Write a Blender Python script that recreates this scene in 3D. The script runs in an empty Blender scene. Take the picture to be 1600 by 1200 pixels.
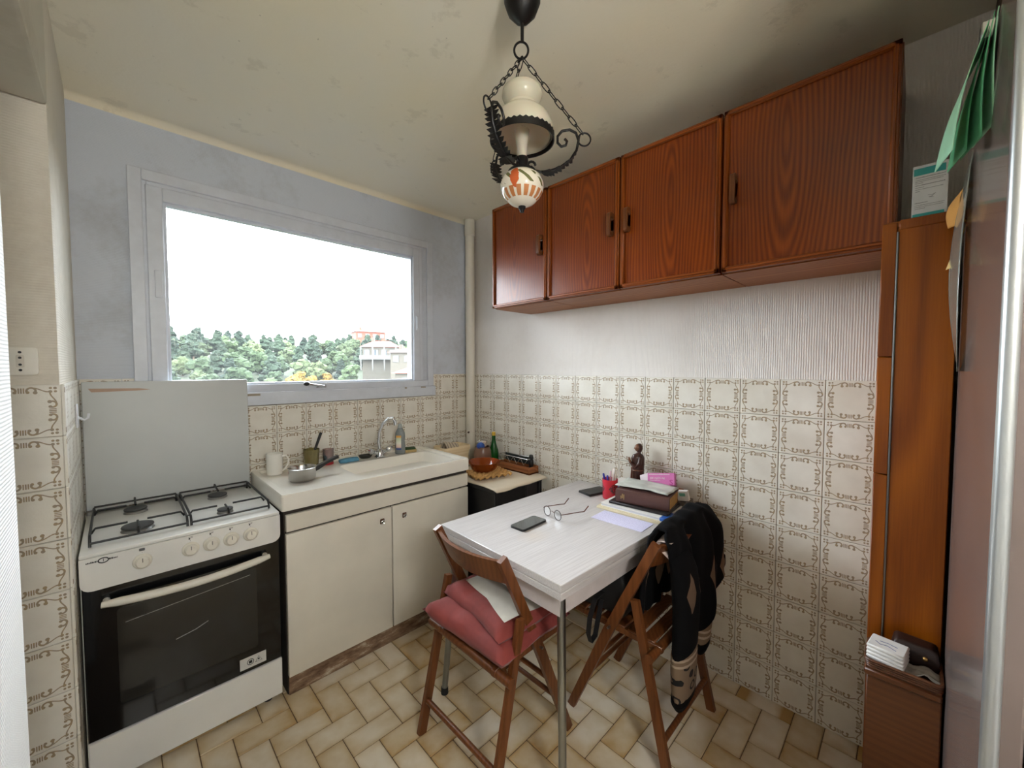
import bpy, bmesh, math, random
from mathutils import Vector, Matrix, noise as mnoise
random.seed(7)
SC = bpy.context.scene
COL = SC.collection
R = math.radians

# ------------------------------------------------------------------ camera
cam_d = bpy.data.cameras.new('camera'); cam = bpy.data.objects.new('camera', cam_d); COL.objects.link(cam)
cam_d.sensor_width = 36.0; cam_d.lens = 36.0*623/1600; cam_d.clip_start = 0.02; cam_d.clip_end = 2000
cam.location = (-2.055, -2.55, 1.5)
cam.rotation_euler = (R(90-2.39), 0, R(-44.75))
SC.camera = cam

# ------------------------------------------------------------------ world, light, exposure
SKY = 4.6; HALL_FILL_W = 135.0
w = bpy.data.worlds.new('overcast_sky'); SC.world = w; w.use_nodes = True
bg = w.node_tree.nodes['Background']
bg.inputs[0].default_value = (0.90, 0.965, 1.05, 1); bg.inputs[1].default_value = SKY
SC.view_settings.view_transform = 'Standard'; SC.view_settings.look = 'None'
SC.view_settings.exposure = 2.6; SC.view_settings.gamma = 1.0
SC.view_settings.use_curve_mapping = False
SC.cycles.max_bounces = 10; SC.cycles.diffuse_bounces = 6; SC.cycles.glossy_bounces = 4
SC.cycles.transparent_max_bounces = 16; SC.cycles.transmission_bounces = 8
SC.cycles.caustics_reflective = False; SC.cycles.caustics_refractive = False
SC.cycles.sample_clamp_indirect = 8.0
SC.cycles.use_denoising = True

def portal(name, loc, rot, sx, sy):
    d = bpy.data.lights.new(name, 'AREA'); d.shape = 'RECTANGLE'; d.size = sx; d.size_y = sy
    d.cycles.is_portal = True
    o = bpy.data.objects.new(name, d); COL.objects.link(o); o.location = loc; o.rotation_euler = rot
    return o
portal('window_portal', (-1.2, 0.16, 1.85), (R(-90), 0, 0), 1.34, 0.88)

# ------------------------------------------------------------------ helpers
def lin(c):
    return tuple(((v/255)/12.92 if v/255 <= .04045 else ((v/255+.055)/1.055)**2.4) for v in c) + (1.0,)

class NT:
    """small node-graph writer"""
    def __init__(s, name):
        s.mat = bpy.data.materials.new(name); s.mat.use_nodes = True
        s.t = s.mat.node_tree; s.N = s.t.nodes; s.L = s.t.links
        s.b = s.N['Principled BSDF']; s.out = s.N['Material Output']
    def put(s, sock, v):
        if isinstance(v, bpy.types.NodeSocket): s.L.new(v, sock)
        elif v is not None: sock.default_value = v
    def node(s, typ, ins=None, **pr):
        n = s.N.new('ShaderNode'+typ)
        for k, v in pr.items(): setattr(n, k, v)
        for k, v in (ins or {}).items(): s.put(n.inputs[k], v)
        return n
    def m(s, op, a, b=None, c=None):
        n = s.N.new('ShaderNodeMath'); n.operation = op
        s.put(n.inputs[0], a); s.put(n.inputs[1], b); s.put(n.inputs[2], c)
        return n.outputs[0]
    def obj(s):
        if not hasattr(s, '_o'): s._o = s.node('TexCoord').outputs['Object']
        return s._o
    def xyz(s, v=None):
        n = s.node('SeparateXYZ', {0: v or s.obj()}); return n.outputs[0], n.outputs[1], n.outputs[2]
    def vec(s, x, y, z):
        return s.node('CombineXYZ', {0: x, 1: y, 2: z}).outputs[0]
    def scaled(s, sx, sy, sz, v=None):
        return s.node('Mapping', {'Vector': v or s.obj(), 'Scale': (sx, sy, sz)}).outputs[0]
    def noise(s, scale, detail=3, rough=.55, v=None, dist=0):
        return s.node('TexNoise', {'Vector': v or s.obj(), 'Scale': scale, 'Detail': detail, 'Roughness': rough, 'Distortion': dist}).outputs[0]
    def ramp(s, f, stops):
        n = s.node('ValToRGB', {0: f}); cr = n.color_ramp
        while len(cr.elements) < len(stops): cr.elements.new(0.5)
        for e, (p, c) in zip(cr.elements, stops): e.position = p; e.color = c
        return n.outputs[0]
    def mix(s, f, a, b, mode='MIX'):
        n = s.node('Mix', data_type='RGBA', blend_type=mode)
        s.put(n.inputs[0], f); s.put(n.inputs[6], a); s.put(n.inputs[7], b)
        return n.outputs[2]
    def bump(s, h, strength=.3, dist=.002):
        n = s.node('Bump', {'Height': h, 'Strength': strength, 'Distance': dist}); s.L.new(n.outputs[0], s.b.inputs['Normal'])
    def rnd(s):
        return s.node('ObjectInfo').outputs['Random']
    def set(s, **k):
        for n, v in k.items():
            s.put(s.b.inputs[{'color': 'Base Color', 'rough': 'Roughness', 'metal': 'Metallic', 'spec': 'Specular IOR Level', 'coat': 'Coat Weight', 'trans': 'Transmission Weight', 'ior': 'IOR', 'sub': 'Subsurface Weight', 'sheen': 'Sheen Weight', 'alpha': 'Alpha', 'emit': 'Emission Color', 'estr': 'Emission Strength'}[n]], v)
        return s.mat

MATS = {}
def plain(name, c, rough=.5, metal=0, var=.06, scale=18, bump=0, bscale=60, spec=.5, coat=0):
    """one colour with slight uneven tone and optional relief"""
    if name in MATS: return MATS[name]
    g = NT(name); c = lin(c)
    n = g.noise(scale, 3)
    lo = tuple(v*(1-var) for v in c[:3])+(1,); hi = tuple(min(1, v*(1+var)) for v in c[:3])+(1,)
    g.set(color=g.ramp(n, [(.3, lo), (.7, hi)]), rough=rough, metal=metal, spec=spec, coat=coat)
    if bump: g.bump(g.noise(bscale, 4), bump, .002)
    MATS[name] = g.mat
    return g.mat

def wood(name, dark, light, axis=2, freq=90, amp=.12, rough=.35, coat=.2, cath=.10, seed=0, contrast=.55):
    """plain-sawn timber: stretched rings around a line along the grain axis"""
    g = NT(name); r = g.rnd()
    x, y, z = g.xyz(); ax = [x, y, z]
    gr = ax[axis]; oth = [ax[i] for i in range(3) if i != axis]
    off = g.m('MULTIPLY', r, 3.7)
    u = g.m('ADD', oth[1], g.m('MULTIPLY', g.m('SUBTRACT', r, .5), .10)); v = g.m('ADD', oth[0], 0.021+seed*.01)
    gz = g.m('MULTIPLY', g.m('ADD', gr, g.m('MULTIPLY', g.m('SUBTRACT', r, .7), .25)), cath)
    st = g.vec(g.m('MULTIPLY', u, 6.0), g.m('MULTIPLY', v, 6.0), g.m('ADD', g.m('MULTIPLY', gr, .9), off))
    nz = g.noise(1.0, 2, .5, st)
    d = g.m('SQRT', g.m('ADD', g.m('ADD', g.m('MULTIPLY', u, u), g.m('MULTIPLY', v, v)), g.m('MULTIPLY', gz, gz)))
    ph = g.m('MULTIPLY', g.m('ADD', d, g.m('MULTIPLY', nz, amp)), freq*5)
    s = g.m('ADD', g.m('MULTIPLY', g.m('SINE', ph), .5), .5)
    fib = g.noise(1.0, 3, .6, g.vec(g.m('MULTIPLY', u, 260), g.m('MULTIPLY', v, 260), g.m('MULTIPLY', gr, 7)))
    broad = g.noise(1.0, 2, .5, g.vec(g.m('MULTIPLY', u, 4), g.m('MULTIPLY', v, 4), g.m('ADD', g.m('MULTIPLY', gr, 1.2), off)))
    f = g.m('ADD', g.m('ADD', g.m('MULTIPLY', s, .42*contrast), g.m('MULTIPLY', fib, .28)), g.m('MULTIPLY', broad, .30))
    g.set(color=g.ramp(f, [(.22, lin(dark)), (.75, lin(light))]), rough=rough, coat=coat, spec=.28)
    g.b.inputs['Coat Roughness'].default_value = .25
    g.bump(fib, .08, .001)
    return g.mat

class B:
    """collects shapes into one bmesh"""
    def __init__(s): s.bm = bmesh.new(); s.mi = 0
    def _fin(s, verts, mi=None):
        fs = set(f for v in verts for f in v.link_faces)
        for f in fs: f.material_index = s.mi if mi is None else mi
        return s
    def box(s, x0, x1, y0, y1, z0, z1, bev=0, seg=1, mtx=None):
        r = bmesh.ops.create_cube(s.bm, size=1.0); vs = r['verts']
        for v in vs: v.co = Vector(((x0+x1)/2+v.co.x*(x1-x0), (y0+y1)/2+v.co.y*(y1-y0), (z0+z1)/2+v.co.z*(z1-z0)))
        if bev:
            es = list(set(e for v in vs for e in v.link_edges))
            rr = bmesh.ops.bevel(s.bm, geom=es, offset=bev, segments=seg, profile=.5, affect='EDGES', clamp_overlap=True)
            vs = [v for v in set(rr['verts']) | set(v for v in vs if v.is_valid)]
            vs = list(set(v for f in rr['faces'] for v in f.verts) | set(v for v in vs if v.is_valid))
        if mtx is not None:
            for v in vs: v.co = mtx @ v.co
        return s._fin(vs)
    def ring_faces(s, rings, closed=False, cap=True, loop=True):
        n = len(rings[0]); m = len(rings); out = []
        rng = range(m if closed else m-1)
        for i in rng:
            a, b = rings[i], rings[(i+1) % m]
            for j in range(n if loop else n-1):
                k = (j+1) % n
                try: f = s.bm.faces.new((a[j], a[k], b[k], b[j])); f.material_index = s.mi; out.append(f)
                except ValueError: pass
        if cap and not closed and loop:
            for rr, rev in ((rings[0], True), (rings[-1], False)):
                try: f = s.bm.faces.new(rr[::-1] if rev else rr); f.material_index = s.mi
                except ValueError: pass
        return out
    def tube(s, path, r, n=8, closed=False, cap=True, flat=None, up=None):
        """round (or flat=(w,h) rectangular) bar along a path; r number or list"""
        P = [Vector(p) for p in path]; m = len(P); rings = []
        T = []
        for i in range(m):
            if closed: t = P[(i+1) % m]-P[i-1]
            else: t = P[min(i+1, m-1)]-P[max(i-1, 0)]
            T.append(t.normalized())
        u = Vector(up) if up is not None else (Vector((0, 0, 1)) if abs(T[0].z) < .9 else Vector((1, 0, 0)))
        for i in range(m):
            if up is not None: u = Vector(up)
            side = T[i].cross(u)
            if side.length < 1e-5: side = T[i].orthogonal()
            side.normalize(); u = side.cross(T[i]).normalized()
            rr = r[i] if isinstance(r, (list, tuple)) else r
            if flat:
                wv, hv = (flat[i] if isinstance(flat, list) else flat)
                pts = [(-wv/2, -hv/2), (wv/2, -hv/2), (wv/2, hv/2), (-wv/2, hv/2)]
            else:
                pts = [(rr*math.cos(2*math.pi*k/n), rr*math.sin(2*math.pi*k/n)) for k in range(n)]
            rings.append([s.bm.verts.new(P[i]+side*a+u*b) for a, b in pts])
        s.ring_faces(rings, closed, cap)
        return s
    def cyl(s, p0, p1, r0, r1=None, n=16):
        return s.tube([p0, p1], [r0, r0 if r1 is None else r1], n)
    def lathe(s, prof, n=24, c=(0, 0, 0), cap=True, sx=1, sy=1, arc=None):
        rings = []
        for r, z in prof:
            rings.append([s.bm.verts.new((c[0]+sx*max(r, 1e-5)*math.cos(2*math.pi*k/n), c[1]+sy*max(r, 1e-5)*math.sin(2*math.pi*k/n), c[2]+z)) for k in range(n)])
        s.ring_faces(rings, False, cap); return s
    def prism(s, poly, a, b, axis=2, bev=0):
        """polygon extruded from a to b along an axis; poly in the two other axes in order"""
        o = [i for i in range(3) if i != axis]
        def mk(p, h):
            c = [0, 0, 0]; c[o[0]], c[o[1]], c[axis] = p[0], p[1], h; return s.bm.verts.new(c)
        r0 = [mk(p, a) for p in poly]; r1 = [mk(p, b) for p in poly]
        s.ring_faces([r0, r1])
        return s
    def ball(s, c, r, sub=2, sc=(1, 1, 1)):
        v = bmesh.ops.create_icosphere(s.bm, subdivisions=sub, radius=r)['verts']
        for q in v: q.co = Vector((c[0]+q.co.x*sc[0], c[1]+q.co.y*sc[1], c[2]+q.co.z*sc[2]))
        return s._fin(v)
    def grid(s, fn, nu, nv):
        """surface fn(u,v)->xyz for u,v in 0..1"""
        rows = [[s.bm.verts.new(fn(i/nu, j/nv)) for j in range(nv+1)] for i in range(nu+1)]
        s.ring_faces(rows, False, False, False); return s
    def poly(s, pts):
        f = s.bm.faces.new([s.bm.verts.new(p) for p in pts]); f.material_index = s.mi; return s
    def mesh(s, name, smooth=40):
        bmesh.ops.remove_doubles(s.bm, verts=s.bm.verts, dist=1e-6)
        bmesh.ops.recalc_face_normals(s.bm, faces=s.bm.faces)
        me = bpy.data.meshes.new(name); s.bm.to_mesh(me); s.bm.free()
        if smooth:
            me.polygons.foreach_set('use_smooth', [True]*len(me.polygons))
            me.set_sharp_from_angle(angle=R(smooth))
        return me

def link(name, me, mats, parent=None, loc=(0, 0, 0), rot=(0, 0, 0)):
    o = bpy.data.objects.new(name, me); COL.objects.link(o)
    if mats is not None:
        mats = mats if isinstance(mats, (list, tuple)) else [mats]
        if len(me.materials) == 0:
            for m in mats: me.materials.append(m)
    o.location = loc; o.rotation_euler = rot
    if parent is not None: o.parent = parent
    return o

def part(name, b, mats, parent=None, loc=(0, 0, 0), rot=(0, 0, 0), smooth=40, label=None, stuff=False):
    o = link(name, b.mesh(name, smooth), mats, parent, loc, rot)
    if label: o['label'] = label
    if stuff: o['kind'] = 'stuff'
    return o

def tag(o, label, cat, group=None):
    o['label'] = label; o['category'] = cat
    if group: o['group'] = group
    return o

def thing(name, label, cat, loc=(0, 0, 0), rz=0, group=None, rot=None):
    o = bpy.data.objects.new(name, None); COL.objects.link(o); o.empty_display_size = .05
    o.location = loc; o.rotation_euler = rot or (0, 0, rz)
    return tag(o, label, cat, group)

def single(name, b, mats, label, cat, loc=(0, 0, 0), rot=(0, 0, 0), group=None, smooth=40):
    return tag(part(name, b, mats, None, loc, rot, smooth), label, cat, group)

def struct(name, b, mats, loc=(0, 0, 0), smooth=40, label=None):
    o = part(name, b, mats, None, loc, smooth=smooth); o['kind'] = 'structure'
    if label: o['label'] = label
    return o

def copy_tree(o, parent=None):
    c = o.copy(); COL.objects.link(c); c.parent = parent
    for ch in list(o.children): copy_tree(ch, c)
    return c

def text(body, size, mat, parent, loc, rot, name='lettering', align='CENTER', depth=0.0003, sx=1.0):
    cu = bpy.data.curves.new('t', 'FONT'); cu.body = body; cu.size = size; cu.align_x = align; cu.align_y = 'CENTER'; cu.extrude = depth; cu.resolution_u = 2
    t = bpy.data.objects.new('t', cu); COL.objects.link(t)
    dg = bpy.context.evaluated_depsgraph_get(); dg.update()
    me = bpy.data.meshes.new_from_object(t.evaluated_get(dg)); me.name = name
    bpy.data.objects.remove(t); bpy.data.curves.remove(cu)
    for v in me.vertices: v.co.x *= sx
    me.materials.clear()
    return link(name, me, mat, parent, loc, rot)

def arc(cx, cy, r, a0, a1, n):
    return [(cx+r*math.cos(R(a0+(a1-a0)*i/n)), cy+r*math.sin(R(a0+(a1-a0)*i/n))) for i in range(n+1)]

def rrect(x0, x1, y0, y1, r, n=4):
    return arc(x1-r, y1-r, r, 0, 90, n)+arc(x0+r, y1-r, r, 90, 180, n)+arc(x0+r, y0+r, r, 180, 270, n)+arc(x1-r, y0+r, r, 270, 360, n)

def nz(x, y=0, z=0): return mnoise.noise(Vector((x, y, z)))

def subsurf(o, lv=1, solid=None, off=0):
    if solid:
        m = o.modifiers.new('thick', 'SOLIDIFY'); m.thickness = solid; m.offset = off
    if lv:
        m = o.modifiers.new('sub', 'SUBSURF'); m.levels = lv; m.render_levels = lv
    return o
# ------------------------------------------------------------------ surface materials
LX = -2.178          # inner face of the left wall
CEIL = 2.66
T_TH = .006; TP, TZ, TTOP = .156, .161, 1.449   # wall tile pitch and top line

def wall_paint(name, c, rib=None, dirt=(150, 140, 120), amount=.35):
    g = NT(name)
    n1 = g.noise(2.2, 4, .6); n2 = g.noise(30, 4, .7)
    f = g.ramp(g.m('ADD', g.m('MULTIPLY', n1, .75), g.m('MULTIPLY', n2, .25)), [(.48, (0, 0, 0, 1)), (.72, (1, 1, 1, 1))])
    col = g.mix(g.m('MULTIPLY', f, amount), lin(c), lin(dirt))
    g.set(color=col, rough=.75, spec=.25)
    if rib:
        x, y, z = g.xyz(); v = (x, y, z)[rib[0]]
        h = g.m('ADD', g.m('MULTIPLY', g.m('SINE', g.m('ADD', g.m('MULTIPLY', v, 2*math.pi/rib[1]), g.m('MULTIPLY', g.noise(14, 2), 3.0))), .5), g.m('MULTIPLY', n2, .5))
        g.bump(h, rib[2], .0016)
    else:
        g.bump(g.noise(90, 4, .7), .35, .002)
    return g.mat

M_WPAPER = wall_paint('white_ribbed_wallpaper', (226, 221, 216), (1, .0085, .55), (190, 180, 165), .25)
M_WWALL = wall_paint('grey_white_stippled_wall', (200, 206, 216), (2, .007, .3), (132, 128, 122), .45)
M_LWALL = wall_paint('cream_wallpaper', (214, 208, 194), (2, .008, .35), (150, 132, 108), .35)
M_NEAR = wall_paint('white_plaster', (236, 234, 230), (2, .006, .8), (210, 205, 196), .3)

def ceiling_mat():
    g = NT('yellowed_ceiling_paint')
    n1 = g.noise(1.1, 4, .6); n2 = g.noise(7, 5, .65)
    sp = g.noise(46, 2, .5)
    base = g.ramp(n1, [(.35, lin((232, 223, 198))), (.68, lin((228, 223, 208)))])
    pat = g.ramp(n2, [(.60, (0, 0, 0, 1)), (.66, (1, 1, 1, 1))])
    spot = g.ramp(sp, [(.76, (0, 0, 0, 1)), (.80, (1, 1, 1, 1))])
    c = g.mix(g.m('MULTIPLY', pat, .16), base, lin((150, 138, 110)))
    c = g.mix(g.m('MULTIPLY', spot, .4), c, lin((110, 100, 80)))
    g.set(color=c, rough=.8, spec=.2); g.bump(g.m('ADD', g.noise(70, 4), g.m('MULTIPLY', pat, -.6)), .3, .002)
    return g.mat
M_CEIL = ceiling_mat()

def wall_tile_mat():
    """cream glazed tile printed with a brown scroll border"""
    g = NT('scroll_border_wall_tile')
    x, y, z = g.xyz()
    X = g.m('ABSOLUTE', g.m('DIVIDE', x, TP)); Y = g.m('ABSOLUTE', g.m('DIVIDE', y, TZ))
    a = g.m('MAXIMUM', X, Y); b = g.m('MINIMUM', X, Y); e = g.m('SUBTRACT', .5, a)
    def dist(bi, ei):
        p = g.m('SUBTRACT', b, bi); q = g.m('SUBTRACT', e, ei)
        return g.m('SQRT', g.m('ADD', g.m('MULTIPLY', p, p), g.m('MULTIPLY', q, q)))
    def dot(bi, ei, r): return g.m('LESS_THAN', dist(bi, ei), r)
    def band(v, c, wd): return g.m('LESS_THAN', g.m('ABSOLUTE', g.m('SUBTRACT', v, c)), wd)
    AND = lambda p, q: g.m('MULTIPLY', p, q)
    OR = lambda p, q: g.m('MAXIMUM', p, q)
    ring = AND(band(dist(.122, .120), .056, .0155), g.m('LESS_THAN', e, .135))
    ink = OR(ring, dot(.078, .146, .025)); ink = OR(ink, dot(.172, .152, .030))
    st = g.m('SUBTRACT', .104, g.m('MULTIPLY', g.m('COSINE', g.m('MULTIPLY', g.m('SUBTRACT', b, .14), math.pi/.2)), .038))
    ink = OR(ink, AND(band(e, st, .0115), band(b, .245, .105)))
    bars = OR(band(b, .0, .010), band(b, .031, .009))
    ink = OR(ink, AND(bars, band(e, .115, .048)))
    ink = OR(ink, dot(.362, .138, .026)); ink = OR(ink, dot(.425, .075, .024)); ink = OR(ink, dot(.365, .072, .021))
    ink = AND(AND(ink, g.m('GREATER_THAN', e, .03)), g.m('GREATER_THAN', z, T_TH-.0012))
    r = g.rnd()
    off = g.vec(g.m('MULTIPLY', r, 37.0), g.m('MULTIPLY', r, 11.0), 0)
    v = g.node('VectorMath', {0: g.obj(), 1: off}, operation='ADD').outputs[0]
    n = g.noise(120, 2, .5, v); nb = g.noise(9, 3, .5, v)
    brown = g.ramp(n, [(.3, lin((112, 90, 62))), (.7, lin((164, 140, 102)))])
    base = g.ramp(nb, [(.3, lin((218, 213, 202))), (.7, lin((232, 229, 220)))])
    tint = g.mix(g.m('MULTIPLY', r, .22), base, lin((204, 194, 170)))
    wear = g.m('MULTIPLY', ink, g.m('ADD', .62, g.m('MULTIPLY', n, .5)))
    g.set(color=g.mix(wear, tint, brown), rough=.30, spec=.45)
    g.bump(g.noise(85, 3, .55, v), .35, .0018)
    return g.mat
M_TILE = wall_tile_mat()
M_GROUT = plain('grey_brown_grout', (150, 138, 120), .9)

def floor_tile_mat():
    g = NT('mottled_beige_floor_tile'); r = g.rnd()
    x, y, z = g.xyz()
    off = g.vec(g.m('MULTIPLY', r, 53.0), g.m('MULTIPLY', r, 17.0), 0)
    v = g.node('VectorMath', {0: g.obj(), 1: off}, operation='ADD').outputs[0]
    ex = g.m('MULTIPLY', g.m('ABSOLUTE', x), 1/.105); ey = g.m('MULTIPLY', g.m('ABSOLUTE', y), 1/.0525)
    e = g.m('POWER', g.m('MAXIMUM', ex, ey), 3.0)
    n = g.noise(14, 3, .5, v)
    f = g.m('ADD', g.m('MULTIPLY', e, .36), g.m('ADD', g.m('MULTIPLY', n, .62), g.m('MULTIPLY', g.m('SUBTRACT', r, .5), .45)))
    col = g.ramp(f, [(.15, lin((220, 210, 192))), (.5, lin((202, 184, 152))), (.9, lin((174, 138, 80)))])
    g.set(color=col, rough=.30, spec=.5); g.bump(g.noise(40, 3, .5, v), .12, .002)
    return g.mat
M_FLOOR = floor_tile_mat()
M_FGROUT = plain('dark_floor_grout', (104, 84, 60), .9)
M_WHITE = plain('white_gloss_paint', (222, 224, 228), .32, var=.04)
M_FRAME = plain('off_white_window_paint', (204, 209, 218), .38, var=.05, bump=.1, bscale=30)
M_OLD = plain('worn_grey_paint', (150, 140, 124), .7)
M_CHROME = plain('chrome', (200, 202, 205), .12, 1, .02)
M_BLACKP = plain('black_plastic', (18, 18, 19), .35)

# ------------------------------------------------------------------ walls, ceiling, floor
wb = B()
for bx in ((LX, -1.945, 0, .18, -.1, CEIL), (-.473, .15, 0, .18, -.1, CEIL), (-1.945, -.473, 0, .18, -.1, 1.36), (-1.945, -.473, 0, .18, 2.36, CEIL)):
    wb.box(*bx)
wall_window = struct('wall_back', wb, M_WWALL)
wall_right = struct('wall_right', B().box(0, .15, -3.75, 0, -.1, CEIL), M_WPAPER)
pier = struct('wall_left', B().box(-3.4, LX, -.70, .18, -.1, 2.9, .012, 2), M_LWALL)
wall_near = struct('wall_left_near', B().box(LX-.12, LX+.004, -3.75, -1.54, -.1, 2.30, .012, 2), M_NEAR)
struct('trim_1', B().box(-3.4, LX, -3.75, -.701, 2.28, 2.9, .012, 2), M_LWALL, label='plastered header above the side passage')
struct('wall_far_left', B().box(-3.5, -3.4, -3.75, .18, 0, 2.7), M_LWALL)
bb = B().box(-3.4, .0, -3.75, -3.6, -.1, CEIL)
struct('wall_front', bb, M_WPAPER)
struct('wall_entry', B().box(-1.14, 0, -2.80, -2.70, -.1, CEIL), plain('dark_brown_bounce_cut', (74, 52, 36), .5))  # unseen wall coloured dark to cut bounced light on the right side
hl = thing('added_fill_lantern', 'added white fill lantern hanging unseen in the hall', 'lamp', (-1.93, -3.42, 0))  # added unseen lantern, brightens the cooker and sink fronts
part('shade', B().ball((0, 0, 1.95), .14, 3), NT('added_lantern_glow').set(color=(.9, .88, .82, 1), emit=(1, .93, .82, 1), estr=2.0), hl)
part('cord', B().cyl((0, 0, 2.08), (0, 0, CEIL), .004, None, 8), M_BLACKP, hl)
hld = bpy.data.lights.new('added_hall_fill', 'POINT'); hld.energy = HALL_FILL_W; hld.color = (.97, 1, 1); hld.shadow_soft_size = .145
hlo = bpy.data.objects.new('added_hall_fill', hld); COL.objects.link(hlo); hlo.parent = hl; hlo.location = (0, 0, 1.95)
bpy.data.objects['shade'].visible_shadow = True
# ceiling with a soft cove along the window wall
prof = [(-3.75, CEIL)]+[(-.03+.03*math.sin(R(a)), CEIL-.03+.03*math.cos(R(a))) for a in range(0, 91, 10)]+[(.001, CEIL+.12), (-3.75, CEIL+.12)]
struct('ceiling', B().prism(prof, LX, .01, axis=0), M_CEIL)
struct('floor', B().box(-3.4, 0, -3.75, 0, -.1, -.004), M_FGROUT, label='floor of beige tiles laid in a herringbone')
floor = bpy.data.objects['floor']

# floor tiles, herringbone, one object each
U = .105; FX, FY = -1.555, -.547
def fl_mesh(name, wx, wy):
    return B().box(-wx/2, wx/2, -wy/2, wy/2, -.012, 0, .0022, 1).mesh(name, 30)
GAP = .0035
m_long = fl_mesh('floor_tile', 2*U-GAP, U-GAP)
def ftile(cx, cy, rz):
    if cx-.11 < LX+.02 or cx > .10 or cy > -.36 or cy < -2.75: return
    dx = U if rz == 0 else U/2; dy = U/2 if rz == 0 else U
    x0, x1, y0, y1 = cx-dx, cx+dx, cy-dy, cy+dy
    if x1 > -.002:                       # cut at the wall
        if x0 > -.02: return
        wx, wy = (-.002-x0), (y1-y0)
        me = B().box(x0-cx+GAP/2, -.002-cx, -wy/2+GAP/2, wy/2-GAP/2, -.012, 0, .002, 1).mesh('floor_tile', 30)
        link('floor_tile', me, M_FLOOR, floor, (cx, cy, 0)); return
    link('floor_tile', m_long, M_FLOOR, floor, (cx, cy, random.uniform(-.0006, .0004)), (0, 0, rz))
for k in range(-14, 30):
    for mm in range(-8, 9):
        i, j = k, k+4*mm
        ftile(FX+U*(i+.5), FY-U*(j+1), R(90))
        ftile(FX+U*k, FY-U*(j+2.5), 0)

# wall tiles, one object each
T_TH = .006
tile_full = B().box(-TP/2+.0011, TP/2-.0011, -TZ/2+.0011, TZ/2-.0011, -.002, T_TH, .002, 1).mesh('wall_tile', 30)
tile_full.materials.append(M_TILE)
def wtile(parent, wall, c, z, a0=None, a1=None, z0=None, z1=None):
    """tile centred at c along the wall; a0..a1 / z0..z1 cut it, in wall coordinates"""
    rot = {'back': (R(90), 0, 0), 'right': (R(90), 0, R(-90)), 'left': (R(90), 0, R(90)), 'reveal': (R(90), 0, 0)}[wall]
    loc = {'back': (c, -.001, z), 'right': (-.001, c, z), 'left': (LX+.001, c, z), 'reveal': (c, -.701, z)}[wall]
    if a0 is None and z0 is None:
        link('wall_tile', tile_full, None, parent, loc, rot); return
    sg = -1 if wall == 'right' else 1
    lo, hi = -TP/2, TP/2
    if a0 is not None:
        p, q = (a0-c)*sg, (a1-c)*sg; lo, hi = max(lo, min(p, q)), min(hi, max(p, q))
    l2, h2 = -TZ/2, TZ/2
    if z0 is not None: l2, h2 = max(l2, z0-z), min(h2, z1-z)
    if hi-lo < .008 or h2-l2 < .008: return
    me = B().box(lo+.0008, hi-.0008, l2+.0008, h2-.0008, -.002, T_TH, .0018, 1).mesh('wall_tile', 30)
    link('wall_tile', me, M_TILE, parent, loc, rot)

part('grout', B().box(-.003, 0, -2.70, -.001, 0, TTOP-.001), M_GROUT, wall_right)
part('grout', B().box(LX+.001, -.001, -.003, 0, 0, 1.29), M_GROUT, wall_window)
part('grout', B().box(-.369, -.001, -.003, 0, 1.28, TTOP-.001), M_GROUT, wall_window)
for row in range(9):
    z = TTOP-TZ*(row+.5)
    for k in range(-1, 15):
        c = -.114-TP*(k+.5)
        if k == -1: wtile(wall_right, 'right', c, z, -.114, -.002)
        elif z-TZ/2 < 0: wtile(wall_right, 'right', c, z, c-TP/2, c+TP/2, .002, z+TZ/2)
        else: wtile(wall_right, 'right', c, z)
    for k in range(0, 14):
        c = -.012-TP*(k+.5); a, b2 = c-TP/2, c+TP/2
        if row > 4 and c < -.52: continue
        if row == 0:
            if a >= -.372: wtile(wall_window, 'back', c, z)
            elif b2 > -.37: wtile(wall_window, 'back', c, z, -.370, b2)
            elif b2 < -1.995: wtile(wall_window, 'back', c, z, max(a, LX+.002), b2)
            elif a < -1.995: wtile(wall_window, 'back', c, z, max(a, LX+.002), -1.996)
            continue
        if a < LX: wtile(wall_window, 'back', c, z, LX+.002, b2)
        else: wtile(wall_window, 'back', c, z)
    for k in range(0, 5):
        c = -.0775-TP*(k+.5)+.0775
        a = max(c-TP/2, -.699)
        wtile(pier, 'left', c, z, a, c+TP/2)
    for k in range(0, 2):
        wtile(pier, 'reveal', LX-TP*(k+.5), z)

# ------------------------------------------------------------------ window in the back wall
def frame_bars(b, x0, x1, z0, z1, wl, wr, wt, wbm, y0, y1, bev=.003):
    b.box(x0, x0+wl, y0, y1, z0, z1, bev); b.box(x1-wr, x1, y0, y1, z0, z1, bev)
    b.box(x0+wl-.001, x1-wr+.001, y0, y1, z1-wt, z1, bev); b.box(x0+wl-.001, x1-wr+.001, y0, y1, z0, z0+wbm, bev)
    return b
win = bpy.data.objects.new('window_1', None); COL.objects.link(win); win['kind'] = 'structure'
win['label'] = 'wide white framed window looking onto a wooded hillside'
part('casing', frame_bars(B(), -1.998, -.368, 1.362, 2.418, .050, .050, .050, .045, -.016, .0), M_FRAME, win)
part('frame', frame_bars(B(), -1.962, -.452, 1.352, 2.376, .03, .03, .03, .03, -.004, .07), M_FRAME, win)
sash = part('sash', frame_bars(frame_bars(B(), -1.938, -.480, 1.362, 2.352, .062, .050, .064, .042, -.012, .045, .004), -1.880, -.524, 1.400, 2.292, .017, .017, .017, .017, .004, .040, .002), M_FRAME, win)
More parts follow.
